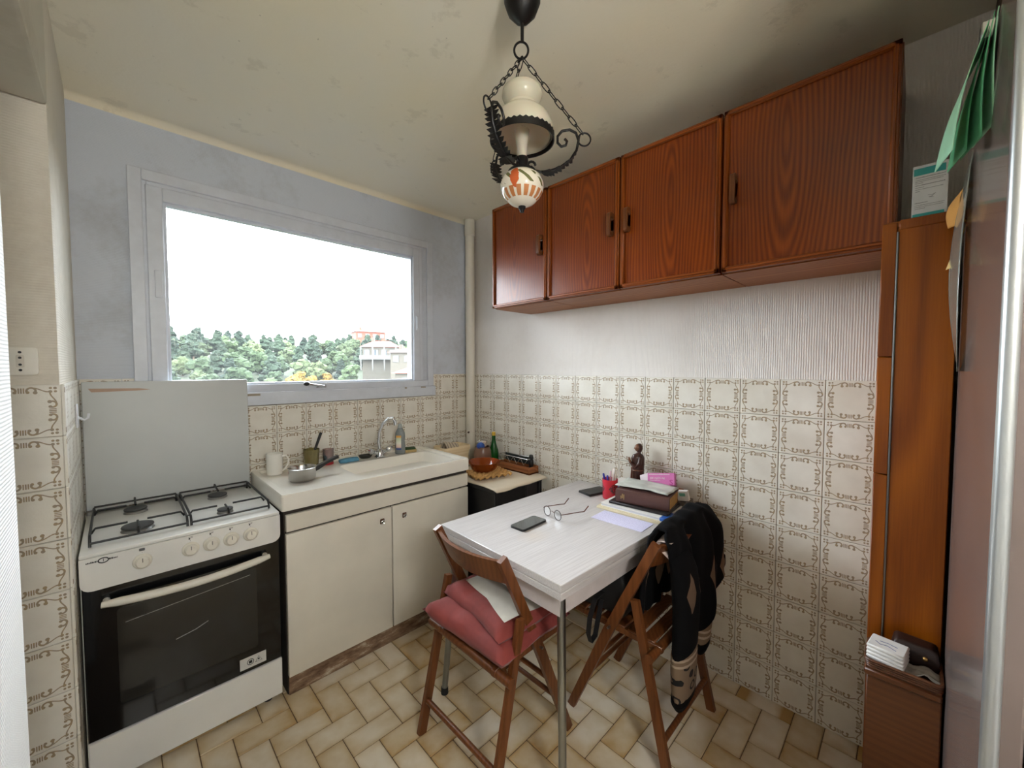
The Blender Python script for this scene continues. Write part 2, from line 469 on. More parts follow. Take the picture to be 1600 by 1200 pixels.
def glass_pane_mat():
    g = NT('hazed_window_glass')
    tr = g.node('BsdfTransparent', {0: (.97, .985, .98, 1)}).outputs[0]
    gl = g.node('BsdfGlossy', {0: (1, 1, 1, 1), 1: .02}).outputs[0]
    du = g.node('BsdfTranslucent', {0: (.92, .97, 1, 1)}).outputs[0]
    n = g.noise(9, 4, .6)
    f1 = g.node('MixShader', {0: g.m('ADD', .003, g.m('MULTIPLY', n, .009)), 1: tr, 2: du}).outputs[0]  # translucent film veils the view, standing in for distance haze
    fr = g.m('MULTIPLY', g.node('Fresnel', {0: 1.45}).outputs[0], .8)
    f2 = g.node('MixShader', {0: fr, 1: f1, 2: gl}).outputs[0]
    g.L.new(f2, g.out.inputs[0]); return g.mat
part('pane', B().box(-1.866, -.538, .026, .030, 1.414, 2.278), glass_pane_mat(), sash)
sill = part('sill', B().box(-2.0, -.362, -.034, 0, 1.292, 1.364, .006, 2), M_FRAME, win)
part('chipped_strip', B().box(-1.56, -1.50, -.0355, -.034, 1.345, 1.357).box(-.62, -.605, -.0355, -.034, 1.350, 1.360).box(-.49, -.45, -.0355, -.034, 1.352, 1.361), M_OLD, sill)
hd = B().box(-1.205, -1.145, -.020, -.010, 1.377, 1.394, .003, 2)
hd.tube([(-1.165, -.018, 1.386), (-1.165, -.046, 1.387), (-1.20, -.052, 1.392), (-1.255, -.052, 1.402)], [.006, .006, .0055, .007], 10)
h = part('latch_handle', hd, M_CHROME, sash)
part('grip', B().ball((-1.268, -.052, 1.404), .014, 2, (1.3, .9, .9)), M_BLACKP, h)
part('hinge', B().box(-1.915, -1.885, -.017, -.010, 1.83, 1.96, .003), M_FRAME, sash)
part('hinge', B().box(-.515, -.497, -.020, -.010, 1.77, 1.87, .003).cyl((-.506, -.020, 1.78), (-.506, -.020, 1.86), .006), M_FRAME, sash)

# ------------------------------------------------------------------ outside: hillside, trees, houses
def ground_z(x, y):
    d = math.hypot(x+2, y+2.5); a = math.degrees(math.atan2(x+2, y+2.5))
    if abs(a-18) > 75: return -12.0
    s = max(0, min(1, (d-40)/125)); s = s*s*(3-2*s)
    side = max(0.0, min(1.0, (75-abs(a-18))/30))
    return -12.0+side*(s*18.0+max(0, d-165)*-.02+1.3*nz(x*.018, y*.018)*s)
def ter():
    b = B()
    def fn(u, v):
        d = 6+ (u**1.6)*420; a = v*2*math.pi
        x, y = -2+d*math.sin(a), -2.5+d*math.cos(a); return (x, y, ground_z(x, y))
    return b.grid(fn, 46, 96)
struct('terrain', ter(), plain('scrub_ground', (40, 46, 28), .95, var=.25, scale=.08), label='scrubby hillside rising beyond the window')

def foliage_mat(name, lo, hi):
    g = NT(name); r = g.rnd()
    n = g.noise(1.9, 6, .8)
    c = g.ramp(g.m('ADD', n, g.m('MULTIPLY', g.m('SUBTRACT', r, .5), .25)), [(.3, lin(lo)), (.7, lin(hi))])
    g.set(color=c, rough=.8, spec=.15); g.bump(g.noise(2.2, 4, .7), 1.0, .5); return g.mat
F_PINE = foliage_mat('pine_foliage', (22, 32, 27), (46, 58, 42))
F_OAK = foliage_mat('broadleaf_foliage', (28, 40, 28), (58, 70, 44))
F_PALE = foliage_mat('pale_green_foliage', (42, 52, 36), (74, 82, 54))
F_YEL = foliage_mat('yellow_autumn_foliage', (84, 66, 24), (118, 96, 42))
F_BARK = plain('grey_brown_bark', (92, 78, 64), .9)

def crown(kind, seed):
    rs = random.Random(seed); b = B()
    if kind == 'pine':
        for i in range(26):
            t = i/25; rr = 1.15*(1-t)**.5+.45; a = rs.uniform(0, 6.28); o = rs.uniform(.1, 2.3)*(1-t*.85)
            b.ball((o*math.cos(a), o*math.sin(a), 2.2+t*6.4), rr, 2, (1, 1, .7))
    else:
        for i in range(30):
            a = rs.uniform(0, 6.28); z = rs.uniform(1.6, 6.4); o = rs.uniform(0, 2.9)*math.sin(math.pi*min(1, max(.1, (z-.6)/6.6)))
            b.ball((o*math.cos(a), o*math.sin(a), z), rs.uniform(.8, 1.5), 2, (1, 1, .85))
    for v in b.bm.verts:
        p = v.co.copy(); q = p*1.7+Vector((seed*7, 0, 0))
        v.co += Vector((mnoise.noise(q), mnoise.noise(q+Vector((31, 0, 0))), mnoise.noise(q+Vector((0, 57, 0)))))*.6
        q = p*4.3
        v.co += Vector((mnoise.noise(q), mnoise.noise(q+Vector((31, 0, 0))), mnoise.noise(q+Vector((0, 57, 0)))))*.42
    return b.mesh('crown_'+kind, 25)
trunk_me = B().tube([(0, 0, -1.5), (.1, 0, 1.5), (-.1, .1, 4)], [.35, .28, .15], 7).mesh('trunk')
trunk_me.materials.append(F_BARK)
CR = {}
for kd, mt, seeds in (('pine', F_PINE, (1, 2, 3)), ('oak', F_OAK, (4, 5, 6)), ('pale', F_PALE, (7, 8)), ('yellow', F_YEL, (9, 10))):
    CR[kd] = []
    for s in seeds:
        me = crown(kd, s); me.materials.append(mt); CR[kd].append(me)
TLAB = {'pine': ('tall dark green pine on the hillside outside the window', 'hillside pines'),
        'oak': ('rounded mid-green broadleaf tree on the hillside outside the window', 'hillside broadleaf trees'),
        'pale': ('pale olive-green bushy tree on the hillside outside the window', 'hillside pale trees'),
        'yellow': ('yellow autumn tree among the green trees outside the window', 'hillside yellow trees')}
def tree(kd, d, a, s, rs):
    x, y = -2+d*math.sin(R(a)), -2.5+d*math.cos(R(a))
    t = thing('tree', TLAB[kd][0], 'tree', (x, y, ground_z(x, y)-.4), rs.uniform(0, 6.28), TLAB[kd][1])
    t.scale = (s, s, s*rs.uniform(.9, 1.1))
    link('crown', rs.choice(CR[kd]), None, t); link('trunk', trunk_me, None, t)
rs = random.Random(21)
HOUSES = [(112, 26.7, 6.5), (100, 29.9, 5.0), (74, 31.2, 6.0), (166, 25.0, 7.0)]
row = 0; d = 52.0; PLACED = []
while d < 178:
    step = 2.6/d*57.3
    a = -9+rs.uniform(0, step)
    while a < 38:
        dd = d+rs.uniform(-3, 3); aa = a+rs.uniform(-.2, .2)*step
        ok = True
        for hd_, ha, hr in HOUSES:          # keep the house sites and the view of them clear
            lat = math.radians(aa-ha)*dd
            if math.hypot(lat, dd-hd_) < hr+2.6: ok = False
            if abs(lat) < hr*(.75 if dd < hd_ else 1.0) and -8 < dd-hd_ < hr: ok = False
        if ok:
            q = rs.random(); kd = 'pine' if q < (.30 if d < 120 else .62) else ('oak' if q < .80 else 'pale')
            if 80 < dd < 106 and 15.5 < aa < 21.5: kd = 'yellow' if rs.random() < .95 else 'oak'
            if 84 < dd < 106 and 25.0 < aa < 29.0: kd = 'yellow'
            s = rs.uniform(.58, .86)*(1.0 if kd != 'pine' else 1.08)
            if kd == 'yellow': s *= .85
            px_, py_ = dd*math.sin(R(aa)), dd*math.cos(R(aa))
            if all(math.hypot(px_-qx, py_-qy) > 3.35*(s+qs)*.98 for qx, qy, qs in PLACED):
                PLACED.append((px_, py_, s)); tree(kd, dd, aa, s, rs)
        a += step*rs.uniform(.8, 1.25)
    d += 4.0

M_STUCCO = plain('cream_house_stucco', (64, 59, 50), .9); M_ROOF = plain('orange_roof_tiles', (124, 44, 22), .85, var=.12, scale=1.5)
M_BRICKW = plain('reddish_rendered_wall', (98, 50, 34), .9); M_DARKW = plain('dark_window_glass', (40, 46, 52), .15); M_SHUT = plain('white_house_trim', (70, 68, 64), .8)
def house(label, d, a, wd, dp, hh, rh, rz, wall, zoff=0, balcony=False, nwin=3):
    x, y = -2+d*math.sin(R(a)), -2.5+d*math.cos(R(a))
    t = thing('house', label, 'house', (x, y, zoff), R(-a+rz))
    part('wall', B().box(-wd/2, wd/2, -dp/2, dp/2, -6, hh), wall, t)
    e = .6
    rb = B(); A = [(-wd/2-e, -dp/2-e, hh), (wd/2+e, -dp/2-e, hh), (wd/2+e, dp/2+e, hh), (-wd/2-e, dp/2+e, hh)]
    r0, r1 = (-wd/2+dp*.38, 0, hh+rh), (wd/2-dp*.38, 0, hh+rh)
    rb.poly([A[0], A[1], r1, r0]); rb.poly([A[1], A[2], r1]); rb.poly([A[2], A[3], r0, r1]); rb.poly([A[3], A[0], r0]); rb.poly(A[::-1])
    rf = part('roof', rb, M_ROOF, t, smooth=0)
    part('chimney', B().box(-wd*.3, -wd*.3+.8, -.4, .4, hh+rh*.3, hh+rh+.9), wall, rf)
    for i in range(nwin):
        cx = -wd/2+wd*(i+.5)/nwin
        wi = part('window', B().box(cx-.75, cx+.75, -dp/2-.10, -dp/2, hh-2.3, hh-.7), M_SHUT, t)
        part('pane', B().box(cx-.6, cx+.6, -dp/2-.13, -dp/2-.10, hh-2.15, hh-.85), M_DARKW, wi)
    if balcony:
        part('balcony', B().box(-wd/2-.4, wd/2+.4, -dp/2-2.0, -dp/2, hh-3.3, hh-3.0).box(-wd/2-.4, wd/2+.4, -dp/2-2.0, -dp/2-1.9, hh-3.0, hh-2.2), M_SHUT, t)
        for i in range(4):
            cx = -wd/2+wd*i/3
            part('post', B().box(cx-.14, cx+.14, -dp/2-1.98, -dp/2-1.7, hh-6, hh), M_SHUT, t)
    return t
house('cream house with an orange hipped roof and a balcony on the hillside', 112, 26.7, 8.6, 6, 6.8, 1.7, -10, M_STUCCO, 0, True, 4)
house('small cream house with a pink-orange roof beside the balconied house', 100, 29.9, 5.6, 5, 5.0, 1.1, -25, M_STUCCO, 0, False, 2)
house('cream house with an orange roof low in the valley by the window edge', 74, 31.7, 7.5, 6, .5, 1.2, -8, M_STUCCO, 0, False, 2)
house('long reddish house with a low roof on the crest of the hill', 166, 25.0, 11, 8, 15.0, 1.2, 14, M_BRICKW, 0, False, 4)
# ------------------------------------------------------------------ materials for furniture
M_ENAMEL = plain('white_enamel', (226, 226, 222), .22, var=.03, scale=6)
M_LID = plain('grey_white_enamel_lid', (196, 200, 200), .48, var=.03, scale=4)
M_KNOB = plain('cream_plastic', (226, 222, 210), .4, var=.03)
M_OVENG = plain('black_oven_glass', (10, 11, 13), .08, spec=.5)
M_OVENW = plain('smoky_oven_window', (34, 34, 32), .10)
M_IRON = plain('black_enamelled_iron', (16, 16, 17), .45, bump=.1)
M_BURN = plain('burner_cap_grey', (58, 58, 58), .5)
M_BURNR = plain('burner_aluminium', (150, 150, 148), .4, .8)
M_INK = plain('black_print', (20, 20, 22), .6, var=0)
M_CERAM = plain('white_fireclay', (232, 228, 218), .18, var=.03, scale=5)
M_DOORW = plain('cream_white_cabinet_paint', (220, 215, 202), .45, var=.05, scale=5, bump=.06)
M_GAPD = plain('dark_brown_gap', (54, 46, 38), .8)  # dark brown carcass colour seen between the doors
def plinth_mat():
    g = NT('stained_plinth'); n = g.noise(9, 5, .7, g.scaled(1, 1, 3))
    g.set(color=g.ramp(n, [(.36, lin((92, 66, 46))), (.55, lin((138, 112, 88))), (.68, lin((196, 184, 164)))]), rough=.7); return g.mat
M_PLINTH = plinth_mat()
M_COPPER = plain('aged_copper', (112, 84, 70), .35, .9)
M_CABW = wood('orange_brown_cabinet_wood', (92, 32, 3), (164, 78, 14), 2, 95, .07, .30, .32, .13, 0, .45)
M_CABT = wood('cabinet_moulding_wood', (104, 44, 8), (164, 86, 24), 1, 120, .03, .36, .1, .02)
M_CABTZ = wood('cabinet_moulding_wood_upright', (104, 44, 8), (164, 86, 24), 2, 120, .03, .36, .1, .02)
M_CABU = wood('cabinet_underside_wood', (132, 76, 38), (186, 124, 76), 1, 60, .05, .5, .05, .02)
M_TALL = wood('golden_pine', (112, 50, 2), (172, 94, 10), 2, 40, .10, .38, .1, .06, 3)
M_BASEW = wood('dark_brown_veneer', (84, 44, 18), (122, 68, 32), 1, 60, .06, .35, .25, .03, 0, .3)
M_CHAIR = wood('chair_beech', (88, 48, 22), (142, 86, 46), 2, 70, .04, .4, .2, .02, 0, .3)
M_STEEL = plain('brushed_grey_steel', (150, 152, 150), .28, 1, .06)
M_RUBBER = plain('black_rubber', (20, 20, 20), .7)

# ------------------------------------------------------------------ gas cooker
X0, X1, YF = -2.165, -1.562, -.593
st = thing('gas_cooker', 'white gas cooker with raised lid and black glass oven door', 'cooker', ((X0+X1)/2, -.30, 0))
W = (X1-X0)/2; D0, D1 = -.293, .275       # local front / back
part('body', B().box(-W, W, D0+.022, D1, .03, .855, .004), M_ENAMEL, st)
for sx in (-1, 1):
    for sy in (D0+.06, D1-.06): part('foot', B().cyl((sx*(W-.05), sy, 0), (sx*(W-.05), sy, .035), .018), M_RUBBER, st)
# hob top with a raised rim and sunk well
hb = B().box(-W, W, D0, D1, .850, .864, .005, 2)
hob = part('hob', hb, M_ENAMEL, st)
wl = B(); out = rrect(-W+.022, W-.022, D0+.045, D1-.05, .02, 4); inn = rrect(-W+.032, W-.032, D0+.055, D1-.06, .02, 4)
r0 = [wl.bm.verts.new((x, y, .8645)) for x, y in out]; r1 = [wl.bm.verts.new((x, y, .867)) for x, y in inn]
wl.ring_faces([r0, r1], False, False); wl.bm.faces.new(r1)
part('spill_tray', wl, M_ENAMEL, hob)
part('lid', B().box(-W, W, D1-.028, D1-.004, .874, 1.437, .005, 2), M_LID, st)
part('lid_hinge', B().box(-W+.0, -W+.03, D1-.05, D1-.02, .858, .88, .004), M_BURNR, st)
part('lid_hinge', B().box(W-.03, W, D1-.05, D1-.02, .858, .88, .004), M_BURNR, st)
# rusty scratch on the lid
def rust():
    b = B(); pts = [(-W+.02, 1.408), (-W+.18, 1.405), (-W+.22, 1.398), (-W+.17, 1.394), (-W+.03, 1.392)]
    b.prism(pts, D1-.0286, D1-.0280, axis=1); return b
part('rust_scratch', rust(), plain('rust_scratch_paint', (178, 150, 130), .6), st)
# burners
for bx, by, br in ((-.15, -.125, .045), (-.15, .135, .036), (.128, -.145, .027), (.14, .12, .036)):
    bu = part('burner', B().lathe([(br*1.05, .864), (br*1.12, .868), (br, .876), (br*.9, .878)], 24, (bx, by, 0)), M_BURNR, st)
    part('burner_cap', B().lathe([(br*1.02, .878), (br*1.08, .881), (br*1.05, .885), (br*.6, .887), (.002, .8872)], 24, (bx, by, 0)), M_BURN, bu)
# pan supports
def grate(x0, x1, bs):
    b = B(); y0, y1, z = D0+.065, D1-.075, .902; r = .0042
    lo = .867
    def bar(pts): b.tube(pts, r, 7)
    c = .018
    bar([(x0, y0, lo), (x0, y0+.004, z-c), (x0, y0+c, z), (x0, y1-c, z), (x0, y1-.004, z-c), (x0, y1, lo)])
    bar([(x1, y0, lo), (x1, y0+.004, z-c), (x1, y0+c, z), (x1, y1-c, z), (x1, y1-.004, z-c), (x1, y1, lo)])
    bar([(x0, y0, z-.022), (x1, y0, z-.022)]); bar([(x0, y1, z), (x1, y1, z)])
    for bx, by in bs:
        g = .028
        bar([(x0, by, z-.018), (x0+.012, by, z), (bx-g, by, z)]); bar([(bx+g, by, z), (x1-.012, by, z), (x1, by, z-.018)])
    (fx, fy), (rx, ry) = bs
    bar([(fx, y0, z-.022), (fx, y0+.012, z), (fx, fy-.004, z)])
    bar([(rx, y1, z), (rx, y1, z+.012), (rx, ry-.02, z+.002)])
    return b
part('pan_support', grate(-W+.025, -.008, [(-.15, -.125), (-.15, .135)]), M_IRON, st)
part('pan_support', grate(.004, W-.025, [(.128, -.145), (.14, .12)]), M_IRON, st)
# control panel, with rounded lower corners
cp = arc(-W+.03, .765-.0, .03, 180, 270, 4)+arc(W-.03, .765, .03, 270, 360, 4)+[(W, .850), (-W, .850)]
panel = part('control_panel', B().prism(cp, D0-.004, D0+.03, axis=1), M_ENAMEL, st)
for kx in (-.145, -.008, .057, .122, .190):
    kb = B(); n = 24; rings = []
    for r_, y_ in ((.027, 0), (.0275, -.004), (.025, -.008), (.021, -.010), (.0195, -.020), (.016, -.025), (.002, -.026)):
        rings.append([kb.bm.verts.new((kx+r_*math.cos(2*math.pi*k/n), D0-.004+y_, .798+r_*math.sin(2*math.pi*k/n))) for k in range(n)])
    kb.ring_faces(rings)
    kn = part('knob', kb, M_KNOB, st)
    part('knob_mark', B().box(kx-.001, kx+.001, D0-.0305, D0-.028, .801, .815), M_INK, kn)
    ib = B()
    if kx < -.1:
        ib.prism(rrect(kx-.008, kx+.008, .835, .845, .003), D0-.0046, D0-.0041, axis=1)
    else:
        ib.box(kx-.005, kx, D0-.0046, D0-.0041, .835, .841); ib.box(kx+.001, kx+.007, D0-.0046, D0-.0043, .8405, .842); ib.box(kx-.006, kx+.008, D0-.0046, D0-.0043, .844, .845)
    ib.box(kx-.001, kx+.001, D0-.0046, D0-.0041, .8295, .831)
    part('knob_symbol', ib, plain('grey_print', (90, 90, 90), .6) if kx < -.1 else M_INK, panel)
# badge: a bar of letters each side of a ringed 1
lg = thing
badge = part('badge', B().tube([(-.243+.0125*math.cos(t*.2618), D0-.0048, .835+.0085*math.sin(t*.2618)) for t in range(24)], .0016, 6, closed=True), M_INK, panel)
text('1', .014, M_INK, badge, (-.243, D0-.0048, .835), (R(90), 0, 0))
def scribble(b, x0, x1, z0, h, y, n, slope=0):
    """unreadable small print: a row of short strokes"""
    rr = random.Random(int(abs(x0)*1e4)); x = x0
    while x < x1:
        w_ = (x1-x0)/n*rr.uniform(.5, .9); b.box(x, min(x1, x+w_), y-.0005, y, z0+slope*(x-x0), z0+h*rr.uniform(.7, 1)+slope*(x-x0)); x += w_+(x1-x0)/n*.25
    return b
for a_, b__, n_ in ((-.285, -.258, 7), (-.229, -.208, 4)):
    part('lettering', scribble(B(), a_, b__, .8325, .006, D0-.0042, n_), M_INK, badge)
# oven door
od = part('oven_door', B().box(-W+.004, W-.004, D0, D0+.025, .205, .760, .003), M_OVENG, st)
part('oven_window', B().prism(rrect(-.216, .208, .30, .648, .012), D0-.0012, D0, axis=1), M_OVENW, od)
part('painted_reflection', B().tube([(-.195, D0-.0018, .592), (.185, D0-.0018, .622)], .0010, 5), plain('pale_reflection_paint', (150, 150, 146), .3, .6), od)  # pale reflection drawn onto the oven glass as thin lines
part('painted_reflection', B().tube([(-.06, D0-.0018, .462), (.0, D0-.0018, .474), (.04, D0-.0018, .490)], .0012, 5), plain('pale_reflection_paint', (150, 150, 146), .3, .6), od)
hp = [(-.252+.504*i/12, D0-.030-.018*math.sin(math.pi*i/12), .690-.012*math.sin(math.pi*i/12)) for i in range(13)]
hb = B().tube(hp, [.010]+[.0145]*11+[.010], 10)
for sx in (-.240, .240): hb.cyl((sx, D0, .690), (sx, D0-.034, .690), .010, None, 10)
part('handle', hb, M_KNOB, od)
sk = part('warning_sticker', B().prism([(.140, .222), (.236, .222), (.236, .270), (.140, .270)], D0-.0012, D0-.0002, axis=1), plain('silver_sticker', (205, 205, 200), .4), od)
sb = B().tube([(.178+.012*math.cos(t*.4488), D0-.0016, .246+.012*math.sin(t*.4488)) for t in range(14)], .0012, 5, closed=True)
sb.box(.172, .184, D0-.0018, D0-.0012, .240, .252); sb.tube([(.196, D0-.0016, .236), (.220, D0-.0016, .236), (.208, D0-.0016, .258)], .0012, 5, closed=True); sb.ball((.208, D0-.0012, .245), .004, 1)
part('sticker_symbol', sb, M_INK, sk)
part('bottom_drawer', B().box(-W+.002, W-.002, D0+.004, D0+.03, .034, .198, .004), M_ENAMEL, st)

# ------------------------------------------------------------------ sink unit
SX0, SX1 = -1.552, -.493; SL = SX1-SX0
su = thing('sink_cabinet', 'cream two-door base cabinet under the white sink', 'cabinet', (SX0, -.593, 0))
part('body', B().box(.012, SL-.008, .022, .582, .0, .853), M_GAPD, su)
part('fascia', B().box(.016, SL-.010, .004, .022, .758, .836, .003), M_DOORW, su)
part('plinth', B().box(.016, SL-.010, .012, .022, .0, .086), M_PLINTH, su)
for a, b_, kx in ((.014, .526, .47), (.532, SL-.012, .60)):
    dr = part('door', B().box(a, b_, .0, .022, .088, .750, .004, 2), M_DOORW, su)
    k = part('knob', B().box(kx-.012, kx+.012, -.008, 0, .674, .702, .003), M_COPPER, dr)
    part('knob_centre', B().tube([(kx+.007*math.cos(t*.7854), -.010, .686+.008*math.sin(t*.7854)) for t in range(8)], .003, 6, closed=True), M_CHROME, k)
# ceramic sink with drainboard: one continuous top with a basin
def sink_mesh():
    b = B(); z1 = .93; n = 6
    def loop(pts, z): return [b.bm.verts.new((x, y, z)) for x, y in pts]
    O = rrect(0, SL, 0, .588, .012, n)
    L = [loop(O, .857), loop(O, z1-.008), loop(rrect(.004, SL-.004, .004, .584, .014, n), z1)]
    L += [loop(rrect(.030, SL-.030, .030, .555, .02, n), z1), loop(rrect(.040, SL-.040, .040, .545, .02, n), z1-.010)]
    b.ring_faces(L, False, False)
    b.bm.faces.new(L[0][::-1])
    # recessed deck between rim and basin
    dk = L[-1]; BX0, BX1, BY0, BY1 = .405, 1.005, .055, .425
    hole = loop(rrect(BX0, BX1, BY0, BY1, .05, n), z1-.012)
    b.ring_faces([dk, hole], False, False)
    R2 = [loop(rrect(BX0+.012, BX1-.012, BY0+.012, BY1-.012, .05, n), z1-.03), loop(rrect(BX0+.05, BX1-.035, BY0+.03, BY1-.035, .06, n), z1-.155)]
    b.ring_faces([hole]+R2, False, False); b.bm.faces.new(R2[-1])
    return b
sink = single('sink', sink_mesh(), M_CERAM, 'white ceramic sink with drainboard on the cream cabinet', 'sink', (SX0, -.593, .0), smooth=35)
part('drain', B().lathe([(.03, .776), (.03, .779), (.022, .780), (.004, .778)], 20, (.75, .20, 0)), M_CHROME, sink)

# ------------------------------------------------------------------ wall cabinets
XF = -.351; ZB, ZT = 1.868, 2.486
def door_panel(parent, y0, y1, hside, zb=ZB, zt=ZT):
    """flat veneered door with a stepped moulding; handle near hside"""
    yc, zc = (y0+y1)/2, (zb+zt)/2; hw, hh = (y1-y0)/2-.003, (zt-zb)/2-.003
    d = part('door', B().box(-.011, .011, -hw, hw, -hh, hh), M_CABW, parent, (XF+.009-parent.location.x, yc-parent.location.y, zc-parent.location.z))
    s = .020
    for nm, mt in (('t', M_CABT), ('b', M_CABT), ('l', M_CABTZ), ('r', M_CABTZ)):
        mo = B()
        for a, t in ((0, .008), (.007, .013)):
            if nm == 't': mo.box(-.011-t, -.010, -hw+a, hw-a, hh-s+a*.3, hh-a, .002)
            if nm == 'b': mo.box(-.011-t, -.010, -hw+a, hw-a, -hh+a, -hh+s-a*.3, .002)
            if nm == 'l': mo.box(-.011-t, -.010, -hw+a, -hw+s-a*.3, -hh+a, hh-a, .002)
            if nm == 'r': mo.box(-.011-t, -.010, hw-s+a*.3, hw-a, -hh+a, hh-a, .002)
        part('moulding', mo, mt, d)
    hy = (hw-.040)*hside
    hp = B().prism(rrect(-.047, -.011, -.055, .055, .014, 4), hy-.009, hy+.009, axis=1)
    cut = rrect(-.036, -.011, -.035, .035, .010, 4)
    hb = B(); n = len(cut); big = rrect(-.047, -.0105, -.055, .055, .014, 4)
    def lp(pts, y): return [hb.bm.verts.new((p[0], y, p[1])) for p in pts]
    A, Bq, Cq, Dq = lp(big, hy-.009), lp(big, hy+.009), lp(cut, hy+.009), lp(cut, hy-.009)
    hb.ring_faces([A, Bq, Cq, Dq], True, False)
    hp.bm.free()
    part('handle', hb, M_CHAIR, d, label='light wooden loop handle')
    return d
def wall_unit(y0, y1, doors, label):
    t = thing('wall_cabinet', label, 'cabinet', (-.17, (y0+y1)/2, ZB), 0, 'wooden cabinets on the right wall')
    ox, oy, oz = t.location
    b = B(); th = .018
    XB = XF+.021
    b.box(XB-ox, -.002-ox, y0-oy+.001, y0-oy+th, 0, ZT-ZB); b.box(XB-ox, -.002-ox, y1-oy-th, y1-oy-.001, 0, ZT-ZB)
    b.box(XB-ox, -.002-ox, y0-oy+th, y1-oy-th, ZT-ZB-th, ZT-ZB); b.box(-.010-ox, -.002-ox, y0-oy+th, y1-oy-th, th, ZT-ZB-th)
    part('carcass', b, M_CABTZ, t)
    part('bottom', B().box(XB-ox, -.002-ox, y0-oy+.0015, y1-oy-.0015, -.001, th), M_CABU, t)
    for a, b_, hs in doors: door_panel(t, a, b_, hs)
    return t
wall_unit(-1.110, -.662, [(-1.110, -.662, -1)], 'single-door wooden wall cabinet next to the corner pipe')
wall_unit(-2.000, -1.112, [(-1.555, -1.112, -1), (-2.000, -1.557, 1)], 'double-door wooden wall cabinet between two single-door ones')
wall_unit(-2.500, -2.002, [(-2.500, -2.002, 1)], 'large single-door wooden wall cabinet above the tall cupboard')

# ------------------------------------------------------------------ tall cupboard, low cupboard, open door
tc = thing('tall_cupboard', 'tall golden pine cupboard against the tiled wall', 'cupboard', (-.2, -2.54, 0))
CY0, CY1 = -2.628, -2.470
part('carcass', B().box(-.185, .198, CY0+2.54, CY1+2.54, 0, 1.928).box(-.19, .198, CY0+2.54, CY1+2.54-.0, 1.916, 1.934, .002), M_TALL, tc)
for z0, z1, dx in ((0.0, 1.172, .004), (1.174, 1.530, 0), (1.532, 1.930, .003)):
    part('stile', B().box(-.200+dx, -.184, CY1+2.54-.032, CY1+2.54+.001, z0, z1, .002), M_TALL, tc)
dr = part('door', B().box(-.200, -.184, CY0+2.54, CY1+2.54-.036, .02, 1.926, .002), M_TALL, tc)
part('piano_hinge', B().cyl((-.2005, CY1+2.54-.034, .06), (-.2005, CY1+2.54-.034, 1.90), .0028, None, 8), M_STEEL, dr)
part('top_moulding', B().box(-.203, -.184, CY0+2.54, CY1+2.54-.036, 1.905, 1.934, .003), M_TALL, tc)
lc = thing('low_cupboard', 'low dark brown cupboard in front of the tall pine one', 'cupboard', (-.46, -2.55, 0))
part('carcass', B().box(-.062, .054, -.078, .073, 0, .615), M_BASEW, lc)
part('front', B().box(-.070, -.060, -.078, .073, .01, .612, .003), M_BASEW, lc)
part('top', B().box(-.080, .054, -.078, .078, .612, .632, .004), M_BASEW, lc)

def door_mat():
    g = NT('glossy_taupe_lacquer'); n = g.noise(3, 4, .6)
    g.set(color=g.ramp(n, [(.3, lin((112, 98, 92))), (.7, lin((126, 112, 106)))]), rough=.17, spec=.5, coat=.1); g.bump(g.noise(14, 2), .03, .003); return g.mat
dl = bpy.data.objects.new('door_1', None); COL.objects.link(dl); dl['kind'] = 'structure'; dl.location = (-.8, -2.655, 0)
dl['label'] = 'open glossy taupe door with a pale metal edge'
part('leaf', B().box(-.372, .36, -.018, .022, .012, 2.10, .003), door_mat(), dl)
eb = B(); eb.prism(arc(-.372, .0125, .0095, 90, 270, 8), .012, 2.10, axis=2)
part('edge_strip', eb, plain('pale_brushed_aluminium', (196, 200, 200), .30, .85, .04), dl)

# ------------------------------------------------------------------ table
def table_mat():
    g = NT('striped_white_laminate'); x, y, z = g.xyz()
    n = g.noise(1.0, 3, .6, g.vec(g.m('MULTIPLY', x, 4), g.m('MULTIPLY', y, 190), g.m('MULTIPLY', z, 190)))
    st_ = g.ramp(n, [(.4, lin((188, 183, 182))), (.6, lin((203, 199, 198)))])
    s1 = g.noise(5, 3, .6)
    px = g.m('SUBTRACT', x, -.30); py = g.m('SUBTRACT', y, -.02)
    dd = g.m('SQRT', g.m('ADD', g.m('MULTIPLY', px, px), g.m('MULTIPLY', py, py)))
    f = g.m('MULTIPLY', g.m('MAXIMUM', g.m('SUBTRACT', .09, g.m('ADD', dd, g.m('MULTIPLY', g.m('SUBTRACT', s1, .5), .12))), 0), 3.0)
    g.set(color=g.mix(f, st_, lin((206, 176, 130))), rough=.28, spec=.5); return g.mat
M_TABLE = table_mat()
M_APRON = plain('grey_laminate_apron', (198, 190, 188), .45)
TBZ = .795
tb = thing('kitchen_table', 'white striped laminate extending table pushed against the tiled wall', 'table', (-.533, -1.432, 0), R(-1.5))
TW, TD = .515, .350
part('table_top', B().box(-TW, TW, -TD, TD, TBZ-.026, TBZ, .002), M_TABLE, tb)
part('extension_leaf', B().box(-TW, -.02, -TD, TD, TBZ-.053, TBZ-.0275, .002), M_TABLE, tb)
part('extension_leaf', B().box(-.018, TW, -TD, TD, TBZ-.053, TBZ-.0275, .002), M_TABLE, tb)
part('apron', B().box(-TW+.035, TW-.02, -TD+.035, TD-.035, TBZ-.135, TBZ-.053), M_APRON, tb)
